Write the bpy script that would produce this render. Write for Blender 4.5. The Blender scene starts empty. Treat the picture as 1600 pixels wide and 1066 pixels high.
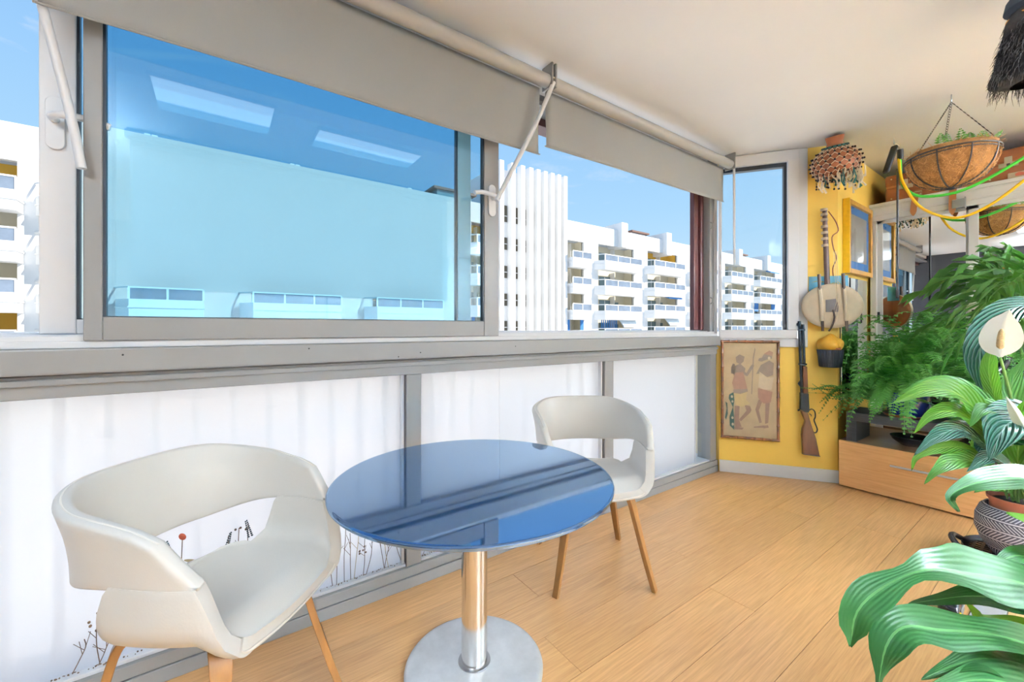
import bpy, math, random
from mathutils import Vector, Matrix
random.seed(7)
PI = math.pi
S = bpy.context.scene
COL = S.collection

# ---------------------------------------------------------------- camera, sky, sun, exposure
cam = bpy.data.cameras.new('camera'); co = bpy.data.objects.new('camera', cam); COL.objects.link(co)
co.location = (0, 0, 1.15); co.rotation_euler = (PI/2, 0, math.radians(54.56-90))
cam.sensor_fit = 'HORIZONTAL'; cam.sensor_width = 36; cam.lens = 36*644/1600
cam.shift_y = -19/1600; cam.clip_start = .02; cam.clip_end = 500
S.camera = co
S.view_settings.view_transform = 'Standard'; S.view_settings.look = 'None'
S.view_settings.gamma = 1; S.view_settings.use_curve_mapping = False
S.view_settings.exposure = 0.70
SUN_E, SKY_S, LAMP_S, FILL_W = 5.2, .63, 1.4, 215.0

W = bpy.data.worlds.new('sky'); S.world = W; W.use_nodes = True
nt = W.node_tree; nt.nodes.clear()
def nd(t, ty, **k):
    n = t.nodes.new(ty)
    for a, b in k.items():
        if a == 'inp':
            for i, v in b.items(): n.inputs[i].default_value = v
        else: setattr(n, a, b)
    return n
tc = nd(nt, 'ShaderNodeTexCoord'); sx = nd(nt, 'ShaderNodeSeparateXYZ'); nt.links.new(tc.outputs['Generated'], sx.inputs[0])
cr = nd(nt, 'ShaderNodeValToRGB'); e = cr.color_ramp.elements
e[0].position = 0.0; e[0].color = (.66, .80, .95, 1); e[1].position = .75; e[1].color = (.17, .40, .86, 1)
for p, c in ((.10, (.57, .80, .99, 1)), (.26, (.42, .70, .98, 1)), (.42, (.34, .62, .97, 1))):
    x = e.new(p); x.color = c
nt.links.new(sx.outputs[2], cr.inputs[0])
mp = nd(nt, 'ShaderNodeMapping', inp={3: (2.2, 2.2, 8)}); nt.links.new(tc.outputs['Generated'], mp.inputs[0])
nz = nd(nt, 'ShaderNodeTexNoise', inp={'Scale': 1.6, 'Detail': 6, 'Roughness': .6, 'Distortion': .6}); nt.links.new(mp.outputs[0], nz.inputs[0])
cl = nd(nt, 'ShaderNodeValToRGB'); cl.color_ramp.elements[0].position = .60; cl.color_ramp.elements[1].position = .95
nt.links.new(nz.outputs[0], cl.inputs[0])
mx = nd(nt, 'ShaderNodeMix', data_type='RGBA'); nt.links.new(cl.outputs[0], mx.inputs[0]); nt.links.new(cr.outputs[0], mx.inputs[6]); mx.inputs[7].default_value = (.92, .95, 1, 1)
bg = nd(nt, 'ShaderNodeBackground', inp={1: SKY_S}); nt.links.new(mx.outputs[2], bg.inputs[0])
wo = nd(nt, 'ShaderNodeOutputWorld'); nt.links.new(bg.outputs[0], wo.inputs[0])

sl = bpy.data.lights.new('sun', 'SUN'); sl.energy = SUN_E; sl.angle = .0093; sl.color = (1, .96, .90)
so = bpy.data.objects.new('sun', sl); COL.objects.link(so)
so.rotation_euler = Vector((-.63, .575, -.60)).to_track_quat('-Z', 'Y').to_euler(); so.location = (20, -20, 30)

# ---------------------------------------------------------------- materials
def mat(name, col, rough=.5, metal=0, var=0, vscale=8, stretch=(1, 1, 1), bump=0, bscale=60, spec=.5, trans=0, coat=0, dark=None, rnd=0, emit=0, sub=None):
    """procedural principled: base colour broken by noise, optional bump, per-object random value, leaf translucency"""
    m = bpy.data.materials.new(name); m.use_nodes = True; t = m.node_tree; b = t.nodes['Principled BSDF']
    c4 = (*col, 1)
    b.inputs['Base Color'].default_value = c4; b.inputs['Roughness'].default_value = rough; b.inputs['Metallic'].default_value = metal
    b.inputs['Specular IOR Level'].default_value = spec; b.inputs['Coat Weight'].default_value = coat; b.inputs['Coat Roughness'].default_value = .1
    tx = t.nodes.new('ShaderNodeTexCoord'); src = tx.outputs['Object']
    if rnd:
        oi = t.nodes.new('ShaderNodeObjectInfo'); ad = t.nodes.new('ShaderNodeVectorMath'); ad.operation = 'MULTIPLY_ADD'
        t.links.new(oi.outputs['Random'], ad.inputs[0]); ad.inputs[1].default_value = (37, 53, 11); t.links.new(src, ad.inputs[2]); src = ad.outputs[0]
    ma = t.nodes.new('ShaderNodeMapping'); ma.inputs[3].default_value = stretch; t.links.new(src, ma.inputs[0])
    colsock = None
    if var:
        n = t.nodes.new('ShaderNodeTexNoise'); n.inputs['Scale'].default_value = vscale; n.inputs['Detail'].default_value = 5; n.inputs['Roughness'].default_value = .6
        t.links.new(ma.outputs[0], n.inputs[0])
        r = t.nodes.new('ShaderNodeValToRGB'); r.color_ramp.elements[0].position = .3; r.color_ramp.elements[1].position = .7
        d = dark if dark else tuple(x*(1-var) for x in col)
        r.color_ramp.elements[0].color = (*d, 1); r.color_ramp.elements[1].color = c4
        t.links.new(n.outputs[0], r.inputs[0]); colsock = r.outputs[0]
    if rnd:
        oi2 = t.nodes.new('ShaderNodeObjectInfo'); mr = t.nodes.new('ShaderNodeMapRange'); mr.inputs[3].default_value = 1-rnd; mr.inputs[4].default_value = 1+rnd
        t.links.new(oi2.outputs['Random'], mr.inputs[0])
        hs = t.nodes.new('ShaderNodeHueSaturation'); t.links.new(mr.outputs[0], hs.inputs['Value'])
        if colsock: t.links.new(colsock, hs.inputs['Color'])
        else: hs.inputs['Color'].default_value = c4
        colsock = hs.outputs[0]
    if colsock: t.links.new(colsock, b.inputs['Base Color'])
    if bump:
        n2 = t.nodes.new('ShaderNodeTexNoise'); n2.inputs['Scale'].default_value = bscale; n2.inputs['Detail'].default_value = 3
        t.links.new(ma.outputs[0], n2.inputs[0]); bp = t.nodes.new('ShaderNodeBump'); bp.inputs['Strength'].default_value = bump; bp.inputs['Distance'].default_value = .004
        t.links.new(n2.outputs[0], bp.inputs['Height']); t.links.new(bp.outputs[0], b.inputs['Normal'])
    if trans:
        tr = t.nodes.new('ShaderNodeBsdfTranslucent'); ms = t.nodes.new('ShaderNodeMixShader'); ms.inputs[0].default_value = trans
        tr.inputs[0].default_value = (*(sub or tuple(min(1, x*1.9) for x in col)), 1)
        t.links.new(b.outputs[0], ms.inputs[1]); t.links.new(tr.outputs[0], ms.inputs[2]); t.links.new(ms.outputs[0], t.nodes['Material Output'].inputs[0])
    if emit:
        b.inputs['Emission Color'].default_value = c4; b.inputs['Emission Strength'].default_value = emit
    return m

def glass(name, tint, refl=.04, ior=1.5, rough=0, k=1):
    m = bpy.data.materials.new(name); m.use_nodes = True; t = m.node_tree; t.nodes.clear()
    tr = nd(t, 'ShaderNodeBsdfTransparent', inp={0: (*tint, 1)}); g = nd(t, 'ShaderNodeBsdfGlossy', inp={0: (1, 1, 1, 1), 1: rough})
    ge = nd(t, 'ShaderNodeNewGeometry'); dt = nd(t, 'ShaderNodeVectorMath', operation='DOT_PRODUCT'); t.links.new(ge.outputs['Incoming'], dt.inputs[0]); t.links.new(ge.outputs['Normal'], dt.inputs[1])
    f0 = ((ior-1)/(ior+1))**2+refl       # Schlick reflectance, the same from both sides of the sheet
    ab = nd(t, 'ShaderNodeMath', operation='ABSOLUTE'); t.links.new(dt.outputs['Value'], ab.inputs[0])
    om = nd(t, 'ShaderNodeMath', operation='SUBTRACT', inp={0: 1}); t.links.new(ab.outputs[0], om.inputs[1])
    pw = nd(t, 'ShaderNodeMath', operation='POWER', inp={1: 5}); t.links.new(om.outputs[0], pw.inputs[0])
    ad = nd(t, 'ShaderNodeMath', operation='MULTIPLY_ADD', use_clamp=True, inp={1: (1-f0)*k, 2: f0}); t.links.new(pw.outputs[0], ad.inputs[0])
    ms = nd(t, 'ShaderNodeMixShader'); o = nd(t, 'ShaderNodeOutputMaterial')
    t.links.new(ad.outputs[0], ms.inputs[0]); t.links.new(tr.outputs[0], ms.inputs[1]); t.links.new(g.outputs[0], ms.inputs[2]); t.links.new(ms.outputs[0], o.inputs[0])
    return m

def frosted(name):
    m = bpy.data.materials.new(name); m.use_nodes = True; t = m.node_tree; t.nodes.clear()
    tr = nd(t, 'ShaderNodeBsdfTranslucent', inp={0: (1, 1, 1, 1)}); rf = nd(t, 'ShaderNodeBsdfRefraction', inp={0: (1, 1, 1, 1), 1: .62, 2: 1.05})
    g = nd(t, 'ShaderNodeBsdfGlossy', inp={0: (1, 1, 1, 1), 1: .25}); df = nd(t, 'ShaderNodeBsdfDiffuse', inp={0: (.95, .96, .97, 1)})
    a = nd(t, 'ShaderNodeMixShader', inp={0: .30}); b = nd(t, 'ShaderNodeMixShader', inp={0: .06}); c = nd(t, 'ShaderNodeMixShader', inp={0: .03}); o = nd(t, 'ShaderNodeOutputMaterial')
    L = t.links.new
    L(tr.outputs[0], a.inputs[1]); L(rf.outputs[0], a.inputs[2]); L(a.outputs[0], b.inputs[1]); L(df.outputs[0], b.inputs[2]); L(b.outputs[0], c.inputs[1]); L(g.outputs[0], c.inputs[2]); L(c.outputs[0], o.inputs[0])
    return m

def leafmat(name, c_mid, c_edge, sheen_stripe=0, freq=26, rough=.28, trans=.25, bumpd=.003, vein=(.45, .6, .3), veinw=.04, blue=None, par=0):
    """leaf with UV: u across (0..1, midrib .5), v along; side veins as relief, paler midrib"""
    m = bpy.data.materials.new(name); m.use_nodes = True; t = m.node_tree; b = t.nodes['Principled BSDF']; L = t.links.new
    uv = nd(t, 'ShaderNodeUVMap'); s = nd(t, 'ShaderNodeSeparateXYZ'); L(uv.outputs[0], s.inputs[0])
    def M(op, a, bb=None, **k):
        n = nd(t, 'ShaderNodeMath', operation=op, **k)
        for i, q in enumerate((a, bb)):
            if q is None: continue
            if isinstance(q, (int, float)): n.inputs[i].default_value = q
            else: L(q, n.inputs[i])
        return n.outputs[0]
    au = M('ABSOLUTE', M('SUBTRACT', s.outputs[0], .5))
    ph = M('MULTIPLY', M('SUBTRACT', s.outputs[1], M('MULTIPLY', au, .55)), freq*2*PI)
    w = M('SINE', M('MULTIPLY', s.outputs[0], par*2*PI)) if par else M('SINE', ph)
    oi = nd(t, 'ShaderNodeTexCoord'); n = nd(t, 'ShaderNodeTexNoise', inp={'Scale': 9, 'Detail': 3}); L(oi.outputs['Object'], n.inputs[0])
    mx1 = nd(t, 'ShaderNodeMix', data_type='RGBA'); L(n.outputs[0], mx1.inputs[0]); mx1.inputs[6].default_value = (*c_mid, 1); mx1.inputs[7].default_value = (*c_edge, 1)
    src = mx1.outputs[2]
    if sheen_stripe:  # painted pale stripes imitate glossy sheen between the side veins
        mr = M('MULTIPLY', M('MAXIMUM', M('SUBTRACT', w, .2), 0), sheen_stripe)
        mx2 = nd(t, 'ShaderNodeMix', data_type='RGBA'); L(mr, mx2.inputs[0]); L(src, mx2.inputs[6]); mx2.inputs[7].default_value = (*vein, 1); src = mx2.outputs[2]
    mid = M('LESS_THAN', au, veinw)
    mx3 = nd(t, 'ShaderNodeMix', data_type='RGBA'); L(M('MULTIPLY', mid, .7), mx3.inputs[0]); L(src, mx3.inputs[6]); mx3.inputs[7].default_value = (*vein, 1); src = mx3.outputs[2]
    L(src, b.inputs['Base Color']); b.inputs['Roughness'].default_value = rough; b.inputs['Specular IOR Level'].default_value = .16 if par else .35
    bp = nd(t, 'ShaderNodeBump', inp={'Strength': .6, 'Distance': bumpd}); L(w, bp.inputs['Height']); L(bp.outputs[0], b.inputs['Normal'])
    tr = nd(t, 'ShaderNodeBsdfTranslucent'); tr.inputs[0].default_value = (min(1, c_edge[0]*2.2), min(1, c_edge[1]*2.0), c_edge[2]*.8, 1)
    ms = nd(t, 'ShaderNodeMixShader', inp={0: trans}); L(b.outputs[0], ms.inputs[1]); L(tr.outputs[0], ms.inputs[2]); L(ms.outputs[0], t.nodes['Material Output'].inputs[0])
    return m

M = {}
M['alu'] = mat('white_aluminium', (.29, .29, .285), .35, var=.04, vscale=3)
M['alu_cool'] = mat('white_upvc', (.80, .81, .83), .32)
M['white'] = mat('white_paint', (.80, .79, .77), .6, var=.04, vscale=2)
M['ceil'] = mat('ceiling_paint', (.91, .93, .96), .85, var=.03, vscale=1.2, bump=.08, bscale=25)
M['yellow'] = mat('yellow_wall_paint', (.95, .63, .115), .6, var=.07, vscale=2.5, bump=.12, bscale=40)
M['dark_grey'] = mat('dark_grey_wall_paint', (.055, .058, .068), .7, var=.1)
M['gasket'] = mat('dark_rubber_gasket', (.012, .022, .035), .45)
M['brown_metal'] = mat('brown_lacquered_metal', (.10, .035, .035), .35, var=.15)
M['plank'] = mat('bamboo_plank', (.76, .435, .185), .33, var=.5, vscale=11, stretch=(.5, 14, 8), dark=(.56, .295, .115), rnd=.11, coat=.22, bump=.05, bscale=30)
M['gap'] = mat('dark_joint_filler', (.10, .05, .02), .8)
M['leather'] = mat('white_leatherette', (.71, .69, .645), .38, var=.03, vscale=5, bump=.06, bscale=220)
M['piping'] = mat('pale_piping', (.86, .82, .75), .4)
M['leg_wood'] = mat('bent_plywood', (.30, .132, .034), .38, var=.35, vscale=10, stretch=(3, 3, .5), rnd=.06)
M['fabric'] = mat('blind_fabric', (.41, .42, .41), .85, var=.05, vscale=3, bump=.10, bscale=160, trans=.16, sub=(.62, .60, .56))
M['tube_metal'] = mat('blind_tube_grey', (.46, .46, .45), .4)
M['chrome'] = mat('polished_chrome', (.78, .76, .73), .12, metal=1)
M['brushed'] = mat('worn_brushed_steel', (.80, .82, .84), .40, metal=.35, var=.18, vscale=14, bump=.05, bscale=30)
M['bar'] = mat('satin_steel_bar', (.62, .63, .66), .35, metal=.3)
M['steel'] = mat('grey_steel', (.45, .46, .48), .35, metal=.9)
M['black'] = mat('matt_black', (.018, .019, .022), .5, var=.2)
M['blackgloss'] = mat('gloss_black', (.012, .013, .018), .18)
M['unit_wood'] = mat('oak_veneer', (.88, .50, .21), .42, var=.5, vscale=7, stretch=(8, .7, 14), dark=(.74, .37, .13))
M['unit_top'] = mat('brown_unit_top', (.30, .16, .08), .45, var=.3, vscale=7, stretch=(8, .7, 8))
M['shelf'] = mat('charcoal_ash_veneer', (.040, .043, .052), .45, var=.35, vscale=12, stretch=(8, .6, 8))
M['wardrobe'] = mat('white_lacquer', (.78, .77, .75), .4)
M['suitcase'] = mat('tan_leather', (.34, .105, .028), .45, var=.4, vscale=9, bump=.15, bscale=60)
M['strap'] = mat('strap_leather', (.40, .15, .045), .5, var=.3)
M['brass'] = mat('old_brass', (.55, .48, .33), .4, metal=.8)
M['coir'] = mat('coconut_fibre', (.46, .22, .065), .95, var=.55, vscale=30, bump=.9, bscale=70)
M['fibre'] = mat('loose_coir_strand', (.62, .34, .12), .9)
M['blueglaze'] = mat('cobalt_glaze', (.012, .035, .22), .12, var=.3, vscale=4, coat=.6)
M['greenpl'] = mat('green_plastic', (.01, .42, .06), .3, trans=.25)
M['terracotta'] = mat('terracotta_plastic', (.42, .13, .07), .45)
M['soil'] = mat('potting_soil', (.02, .013, .008), .95, var=.5, vscale=40, bump=.8)
M['cordg'] = mat('green_latex', (.05, .50, .04), .35)
M['cordy'] = mat('yellow_latex', (.90, .55, .01), .35)
M['gold'] = mat('ochre_frame_paint', (.62, .30, .035), .35, var=.25, vscale=20, bump=.2, bscale=80)
M['yframe'] = mat('bright_yellow_frame_edge', (.88, .55, .015), .4, var=.15, vscale=30)
M['bluemat'] = mat('blue_mount_card', (.012, .16, .46), .6)
M['print_grey'] = mat('grey_print', (.50, .47, .42), .35, var=.5, vscale=3, dark=(.24, .23, .22))
M['bamboo'] = mat('stained_bamboo', (.26, .085, .022), .3, var=.65, vscale=14, dark=(.05, .016, .008), coat=.3)
M['canvas'] = mat('batik_cloth', (.50, .375, .22), .85, var=.18, vscale=10, bump=.2, bscale=200)
M['fig_skin'] = mat('batik_dark_skin', (0.27, 0.165, 0.115), .85, var=.2, vscale=30)
M['fig_grey'] = mat('batik_grey', (0.25, 0.19, 0.145), .85, var=.2, vscale=30)
M['fig_red'] = mat('batik_red_cloth', (0.36, 0.2, 0.135), .85, var=.2, vscale=30)
M['fig_tan'] = mat('batik_tan_cloth', (.56, .42, .20), .85, var=.15, vscale=30)
M['fig_pale'] = mat('batik_pale_cloth', (.58, .47, .32), .85, var=.15, vscale=30)
M['fig_green'] = mat('batik_dark_green', (.03, .075, .055), .85, var=.2, vscale=30)
M['gunmetal'] = mat('blued_gunmetal', (.018, .026, .035), .32, metal=.6)
M['walnut'] = mat('rifle_walnut', (.13, .045, .014), .32, var=.45, vscale=9, stretch=(6, 6, 1), coat=.3)
M['gourd'] = mat('gourd_shell', (.42, .13, .045), .4, var=.35, vscale=6)
M['string'] = mat('cream_cord', (.80, .68, .48), .8)
M['tassel'] = mat('cream_tassel', (.82, .70, .50), .85)
M['teal'] = mat('dark_teal_cloth', (.02, .11, .09), .8)
M['bead'] = mat('black_seed_bead', (.014, .013, .02), .25)
M['hide'] = mat('goat_hide', (.60, .49, .34), .7, var=.25, vscale=6, bump=.15, bscale=30)
M['darkwood'] = mat('dark_stick_wood', (.055, .032, .022), .55, var=.3)
M['neck'] = mat('neck_wood', (.10, .055, .045), .5, var=.4, vscale=20, stretch=(4, 4, .6))
M['hidewrap'] = mat('pale_hide_wrap', (.45, .36, .26), .8)
M['redcord'] = mat('red_brown_cord', (.22, .05, .03), .7)
M['sea'] = mat('printed_sea', (.10, .42, .62), .5, var=.4, vscale=7, dark=(.22, .55, .70))
M['palmprint'] = mat('printed_palm_branch', (.42, .40, .15), .6)
M['ochreface'] = mat('ochre_clay', (.78, .40, .035), .6, var=.2, vscale=20, bump=.25, bscale=40)
M['navy'] = mat('navy_ribbed_plastic', (.018, .024, .038), .4)
M['fur'] = mat('charcoal_wool', (.045, .046, .052), .9, var=.7, vscale=25, dark=(.012, .012, .014))
M['furlite'] = mat('grey_wool', (.16, .165, .18), .9)
M['capblue'] = mat('slate_blue_felt', (.05, .07, .11), .9, var=.3)
M['orange'] = mat('orange_cord', (.70, .30, .06), .6)
M['greywood'] = mat('pale_threshold_metal', (.58, .58, .60), .4, metal=.3)
M['mirror'] = mat('silvered_mirror', (.90, .92, .91), .0, metal=1)
M['frost'] = frosted('frosted_acrylic')
M['pane'] = glass('solar_glass', (.71, .87, .935), .012, 1.5)
M['clear'] = glass('clear_glass', (.965, .985, .99), .0, 1.25)
M['picglass'] = glass('picture_glass', (.99, .99, .99), .005, 1.2, k=.25)
M['lamp'] = mat('led_diffuser', (.86, .94, 1), .5, emit=LAMP_S)
M['fern'] = mat('fern_green', (.095, .30, .05), .45, var=.5, vscale=4, trans=.28, rnd=.30)
M['palm'] = mat('palm_green', (.075, .21, .035), .4, var=.4, vscale=3, trans=.28, rnd=.25)
M['stem'] = mat('green_stem', (.16, .30, .07), .45)
M['lily'] = leafmat('peace_lily_leaf', (.030, .125, .030), (.075, .22, .040), freq=14, rough=.22, trans=.22, vein=(.16, .32, .10), veinw=.03)
M['lily_stripe'] = leafmat('peace_lily_leaf_shiny', (.010, .06, .045), (.02, .10, .06), sheen_stripe=.55, freq=15, rough=.12, trans=.08, bumpd=.010, vein=(.22, .36, .33), veinw=.02)  # sky sheen painted into the colour as pale stripes
M['lily_lite'] = leafmat('peace_lily_young_leaf', (.045, .155, .018), (.085, .24, .028), freq=14, rough=.3, trans=.36, bumpd=.006, vein=(.30, .48, .10), veinw=.03)
M['corn'] = leafmat('dracaena_leaf', (.008, .050, .016), (.022, .090, .022), rough=.36, trans=.08, bumpd=.0002, par=9, vein=(.14, .33, .12), veinw=.03)
M['corn_lite'] = leafmat('dracaena_young_leaf', (.06, .20, .02), (.10, .27, .03), par=14, rough=.35, trans=.30, bumpd=.0005, vein=(.25, .48, .10), veinw=.03)
M['spathe'] = mat('white_spathe', (.86, .85, .78), .5, trans=.25, sub=(.9, .88, .8))
M['spadix'] = mat('cream_spadix', (.60, .42, .20), .7, var=.4, vscale=60, bump=.6, bscale=120)
M['cane'] = mat('brown_cane', (.24, .17, .10), .8, var=.3)
M['dry_stem'] = mat('dried_stem', (.16, .10, .06), .8)
M['dry_red'] = mat('dried_red_head', (.55, .16, .10), .8, trans=.3)
M['dry_blue'] = mat('dried_blue_ear', (.05, .085, .10), .8)
M['dry_straw'] = mat('dried_straw', (.52, .43, .25), .8)
M['render'] = mat('sunlit_white_render', (.80, .79, .77), .8, var=.03, vscale=.4)
M['sand_r'] = mat('pale_sandstone_render', (.64, .54, .49), .8, var=.03, vscale=.4)  # white wall; dimming through the tinted glass is put into its colour
M['cream_r'] = mat('cream_render', (.78, .70, .52), .8, var=.05, vscale=.4)
M['yellow_r'] = mat('yellow_ochre_render', (.80, .46, .06), .8)
M['winglass'] = mat('far_window_glass', (.20, .28, .30), .12, spec=.6)
M['darkopen'] = mat('dark_louvre', (.10, .085, .06), .6)
M['railglass'] = mat('smoked_rail_glass', (.24, .29, .36), .15, var=.3, vscale=.8)
M['awning'] = mat('striped_blue_awning', (.05, .22, .55), .7)
M['awning_w'] = mat('pale_awning', (.70, .78, .84), .7)
M['rooftile'] = mat('brown_roof', (.22, .12, .09), .8)
M['asphalt'] = mat('pale_paving', (.86, .84, .80), .9, var=.1, vscale=.2)  # near white so the unseen ground bounces light into the frosted panes

def chevron():
    m = mat('herringbone_pot_glaze', (.06, .055, .075), .6); t = m.node_tree; L = t.links.new; b = t.nodes['Principled BSDF']
    tx = nd(t, 'ShaderNodeTexCoord'); s = nd(t, 'ShaderNodeSeparateXYZ'); L(tx.outputs['Object'], s.inputs[0])
    def Q(op, *a):
        n = nd(t, 'ShaderNodeMath', operation=op)
        for i, q in enumerate(a):
            if isinstance(q, (int, float)): n.inputs[i].default_value = q
            else: L(q, n.inputs[i])
        return n.outputs[0]
    an = Q('ARCTAN2', s.outputs[1], s.outputs[0]); zb = Q('DIVIDE', s.outputs[2], .048)
    fl = Q('FLOOR', zb); par = Q('SUBTRACT', Q('MULTIPLY', Q('MODULO', fl, 2), 2), 1)
    fz = Q('SUBTRACT', zb, fl)
    st = Q('FRACT', Q('ADD', Q('MULTIPLY', an, 60/(2*PI)), Q('MULTIPLY', Q('MULTIPLY', fz, par), 3.2)))
    ln = Q('MAXIMUM', Q('LESS_THAN', st, .36), Q('LESS_THAN', Q('ABSOLUTE', Q('SUBTRACT', fz, .5)), .0))
    bd = Q('GREATER_THAN', Q('ABSOLUTE', Q('SUBTRACT', fz, .5)), .44)
    inn = Q('LESS_THAN', Q('ABSOLUTE', Q('SUBTRACT', fz, .5)), .36)
    f = Q('MAXIMUM', Q('MULTIPLY', ln, inn), bd)
    mx = nd(t, 'ShaderNodeMix', data_type='RGBA'); L(f, mx.inputs[0]); mx.inputs[6].default_value = (.055, .05, .07, 1); mx.inputs[7].default_value = (.62, .60, .62, 1); L(mx.outputs[2], b.inputs['Base Color'])
    return m
M['chevron'] = chevron()

def table_glass():
    m = mat('blue_glass_top', (.010, .055, .17), .05, spec=.6); t = m.node_tree; L = t.links.new; b = t.nodes['Principled BSDF']
    # back-painted, lightly silvered blue glass: diffuse blue plus a bluish mirror share, scratched
    tx = nd(t, 'ShaderNodeTexCoord'); n = nd(t, 'ShaderNodeTexNoise', inp={'Scale': 5, 'Detail': 8, 'Roughness': .75}); L(tx.outputs['Object'], n.inputs[0])
    mr = nd(t, 'ShaderNodeMapRange', inp={1: .35, 2: .75, 3: .02, 4: .09}); L(n.outputs[0], mr.inputs[0]); L(mr.outputs[0], b.inputs['Roughness'])
    g = nd(t, 'ShaderNodeBsdfGlossy', inp={0: (.50, .75, 1, 1), 1: .03}); L(mr.outputs[0], g.inputs[1])
    ms = nd(t, 'ShaderNodeMixShader', inp={0: .36}); L(b.outputs[0], ms.inputs[1]); L(g.outputs[0], ms.inputs[2]); L(ms.outputs[0], t.nodes['Material Output'].inputs[0])
    return m
M['bluetop'] = table_glass()

# ---------------------------------------------------------------- mesh helper
class MB:
    def __init__(s): s.v = []; s.f = []; s.uv = {}; s.mi = []; s.cm = 0
    def add(s, vs, fs, uvs=None):
        o = len(s.v); s.v += [tuple(p) for p in vs]
        if uvs:
            for i, q in enumerate(uvs): s.uv[o+i] = q
        for f in fs: s.f.append(tuple(o+i for i in f)); s.mi.append(s.cm)
        return s
    def box(s, x0, x1, y0, y1, z0, z1):
        v = [(x, y, z) for z in (z0, z1) for y in (y0, y1) for x in (x0, x1)]
        return s.add(v, [(0, 2, 3, 1), (4, 5, 7, 6), (0, 1, 5, 4), (2, 6, 7, 3), (0, 4, 6, 2), (1, 3, 7, 5)])
    def obox(s, c, ax, h):
        c = Vector(c); a = [Vector(q).normalized()*k for q, k in zip(ax, h)]
        v = [c+a[0]*i+a[1]*j+a[2]*k for k in (-1, 1) for j in (-1, 1) for i in (-1, 1)]
        return s.add(v, [(0, 2, 3, 1), (4, 5, 7, 6), (0, 1, 5, 4), (2, 6, 7, 3), (0, 4, 6, 2), (1, 3, 7, 5)])
    def tube(s, pts, r, n=8, closed=False, caps=True):
        P = [Vector(p) for p in pts]; m = len(P); R = r if isinstance(r, (list, tuple)) else [r]*m
        up = None; rings = []
        for i in range(m):
            if closed: T = P[(i+1) % m]-P[i-1]
            else: T = P[min(i+1, m-1)]-P[max(i-1, 0)]
            T.normalize()
            if up is None:
                up = Vector((0, 0, 1)) if abs(T.z) < .9 else Vector((1, 0, 0))
            a = T.cross(up)
            if a.length < 1e-5: a = T.cross(Vector((0, 1, .1)))
            a.normalize(); b = a.cross(T).normalized(); up = b
            rings.append([P[i]+(a*math.cos(2*PI*k/n)+b*math.sin(2*PI*k/n))*R[i] for k in range(n)])
        vs = [p for q in rings for p in q]; fs = []
        for i in range(m if closed else m-1):
            j = (i+1) % m
            for k in range(n): fs.append((i*n+k, i*n+(k+1) % n, j*n+(k+1) % n, j*n+k))
        if caps and not closed:
            fs.append(tuple(range(n-1, -1, -1))); fs.append(tuple((m-1)*n+k for k in range(n)))
        return s.add(vs, fs)
    def lathe(s, prof, n=32, c=(0, 0, 0), M3=None, close=False, fn=None):
        vs = []; c = Vector(c)
        for (r, z) in prof:
            for k in range(n):
                a = 2*PI*k/n; rr = r*(fn(a, z) if fn else 1); p = Vector((rr*math.cos(a), rr*math.sin(a), z))
                vs.append(c+(M3 @ p if M3 else p))
        fs = []; m = len(prof)
        for i in range(m if close else m-1):
            j = (i+1) % m
            for k in range(n): fs.append((i*n+k, i*n+(k+1) % n, j*n+(k+1) % n, j*n+k))
        if not close:
            if prof[0][0] > 1e-6: fs.append(tuple(range(n-1, -1, -1)))
            if prof[-1][0] > 1e-6: fs.append(tuple((m-1)*n+k for k in range(n)))
        return s.add(vs, fs)
    def ball(s, c, r, n=10, m=7, M3=None):
        r = r if isinstance(r, (tuple, list)) else (r, r, r); c = Vector(c); vs = []
        for i in range(m+1):
            t = PI*i/m
            for k in range(n):
                a = 2*PI*k/n; p = Vector((r[0]*math.sin(t)*math.cos(a), r[1]*math.sin(t)*math.sin(a), -r[2]*math.cos(t)))
                vs.append(c+(M3 @ p if M3 else p))
        fs = [(i*n+k, i*n+(k+1) % n, (i+1)*n+(k+1) % n, (i+1)*n+k) for i in range(m) for k in range(n)]
        return s.add(vs, fs)
    def grid(s, rows, uvs=None, wrap=False):
        m, n = len(rows), len(rows[0]); vs = [p for r in rows for p in r]
        fs = [(i*n+k, i*n+(k+1) % n, (i+1)*n+(k+1) % n, (i+1)*n+k) for i in range(m-1) for k in range(n if wrap else n-1)]
        return s.add(vs, fs, [q for r in uvs for q in r] if uvs else None)
    def prism(s, poly, z0, z1, T=None):
        """extrude 2-D polygon; T maps (x,y,z)->point"""
        T = T or (lambda x, y, z: (x, y, z)); n = len(poly)
        vs = [T(x, y, z0) for x, y in poly]+[T(x, y, z1) for x, y in poly]
        fs = [tuple(range(n-1, -1, -1)), tuple(range(n, 2*n))]+[(i, (i+1) % n, n+(i+1) % n, n+i) for i in range(n)]
        return s.add(vs, fs)
    def build(s, name, m, parent=None, smooth=False, bevel=0, ang=40, solid=0, soff=-1, subd=0, local=False):
        me = bpy.data.meshes.new(name); off = Vector((0, 0, 0))
        if parent is not None and not local:
            q = parent
            while q is not None: off += q.location; q = q.parent
        me.from_pydata([tuple(Vector(p)-off) for p in s.v], [], s.f)
        ms = m if isinstance(m, (list, tuple)) else [m]
        for q in ms: me.materials.append(M[q] if isinstance(q, str) else q)
        if len(ms) > 1: me.polygons.foreach_set('material_index', s.mi)
        if s.uv:
            ul = me.uv_layers.new(name='UVMap')
            for lp in me.loops: ul.data[lp.index].uv = s.uv.get(lp.vertex_index, (0, 0))
        me.update(); me.validate()
        if smooth:
            me.polygons.foreach_set('use_smooth', [True]*len(me.polygons))
            if ang < 180: me.set_sharp_from_angle(angle=math.radians(ang))
        o = bpy.data.objects.new(name, me); COL.objects.link(o)
        if parent is not None: o.parent = parent
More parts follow.
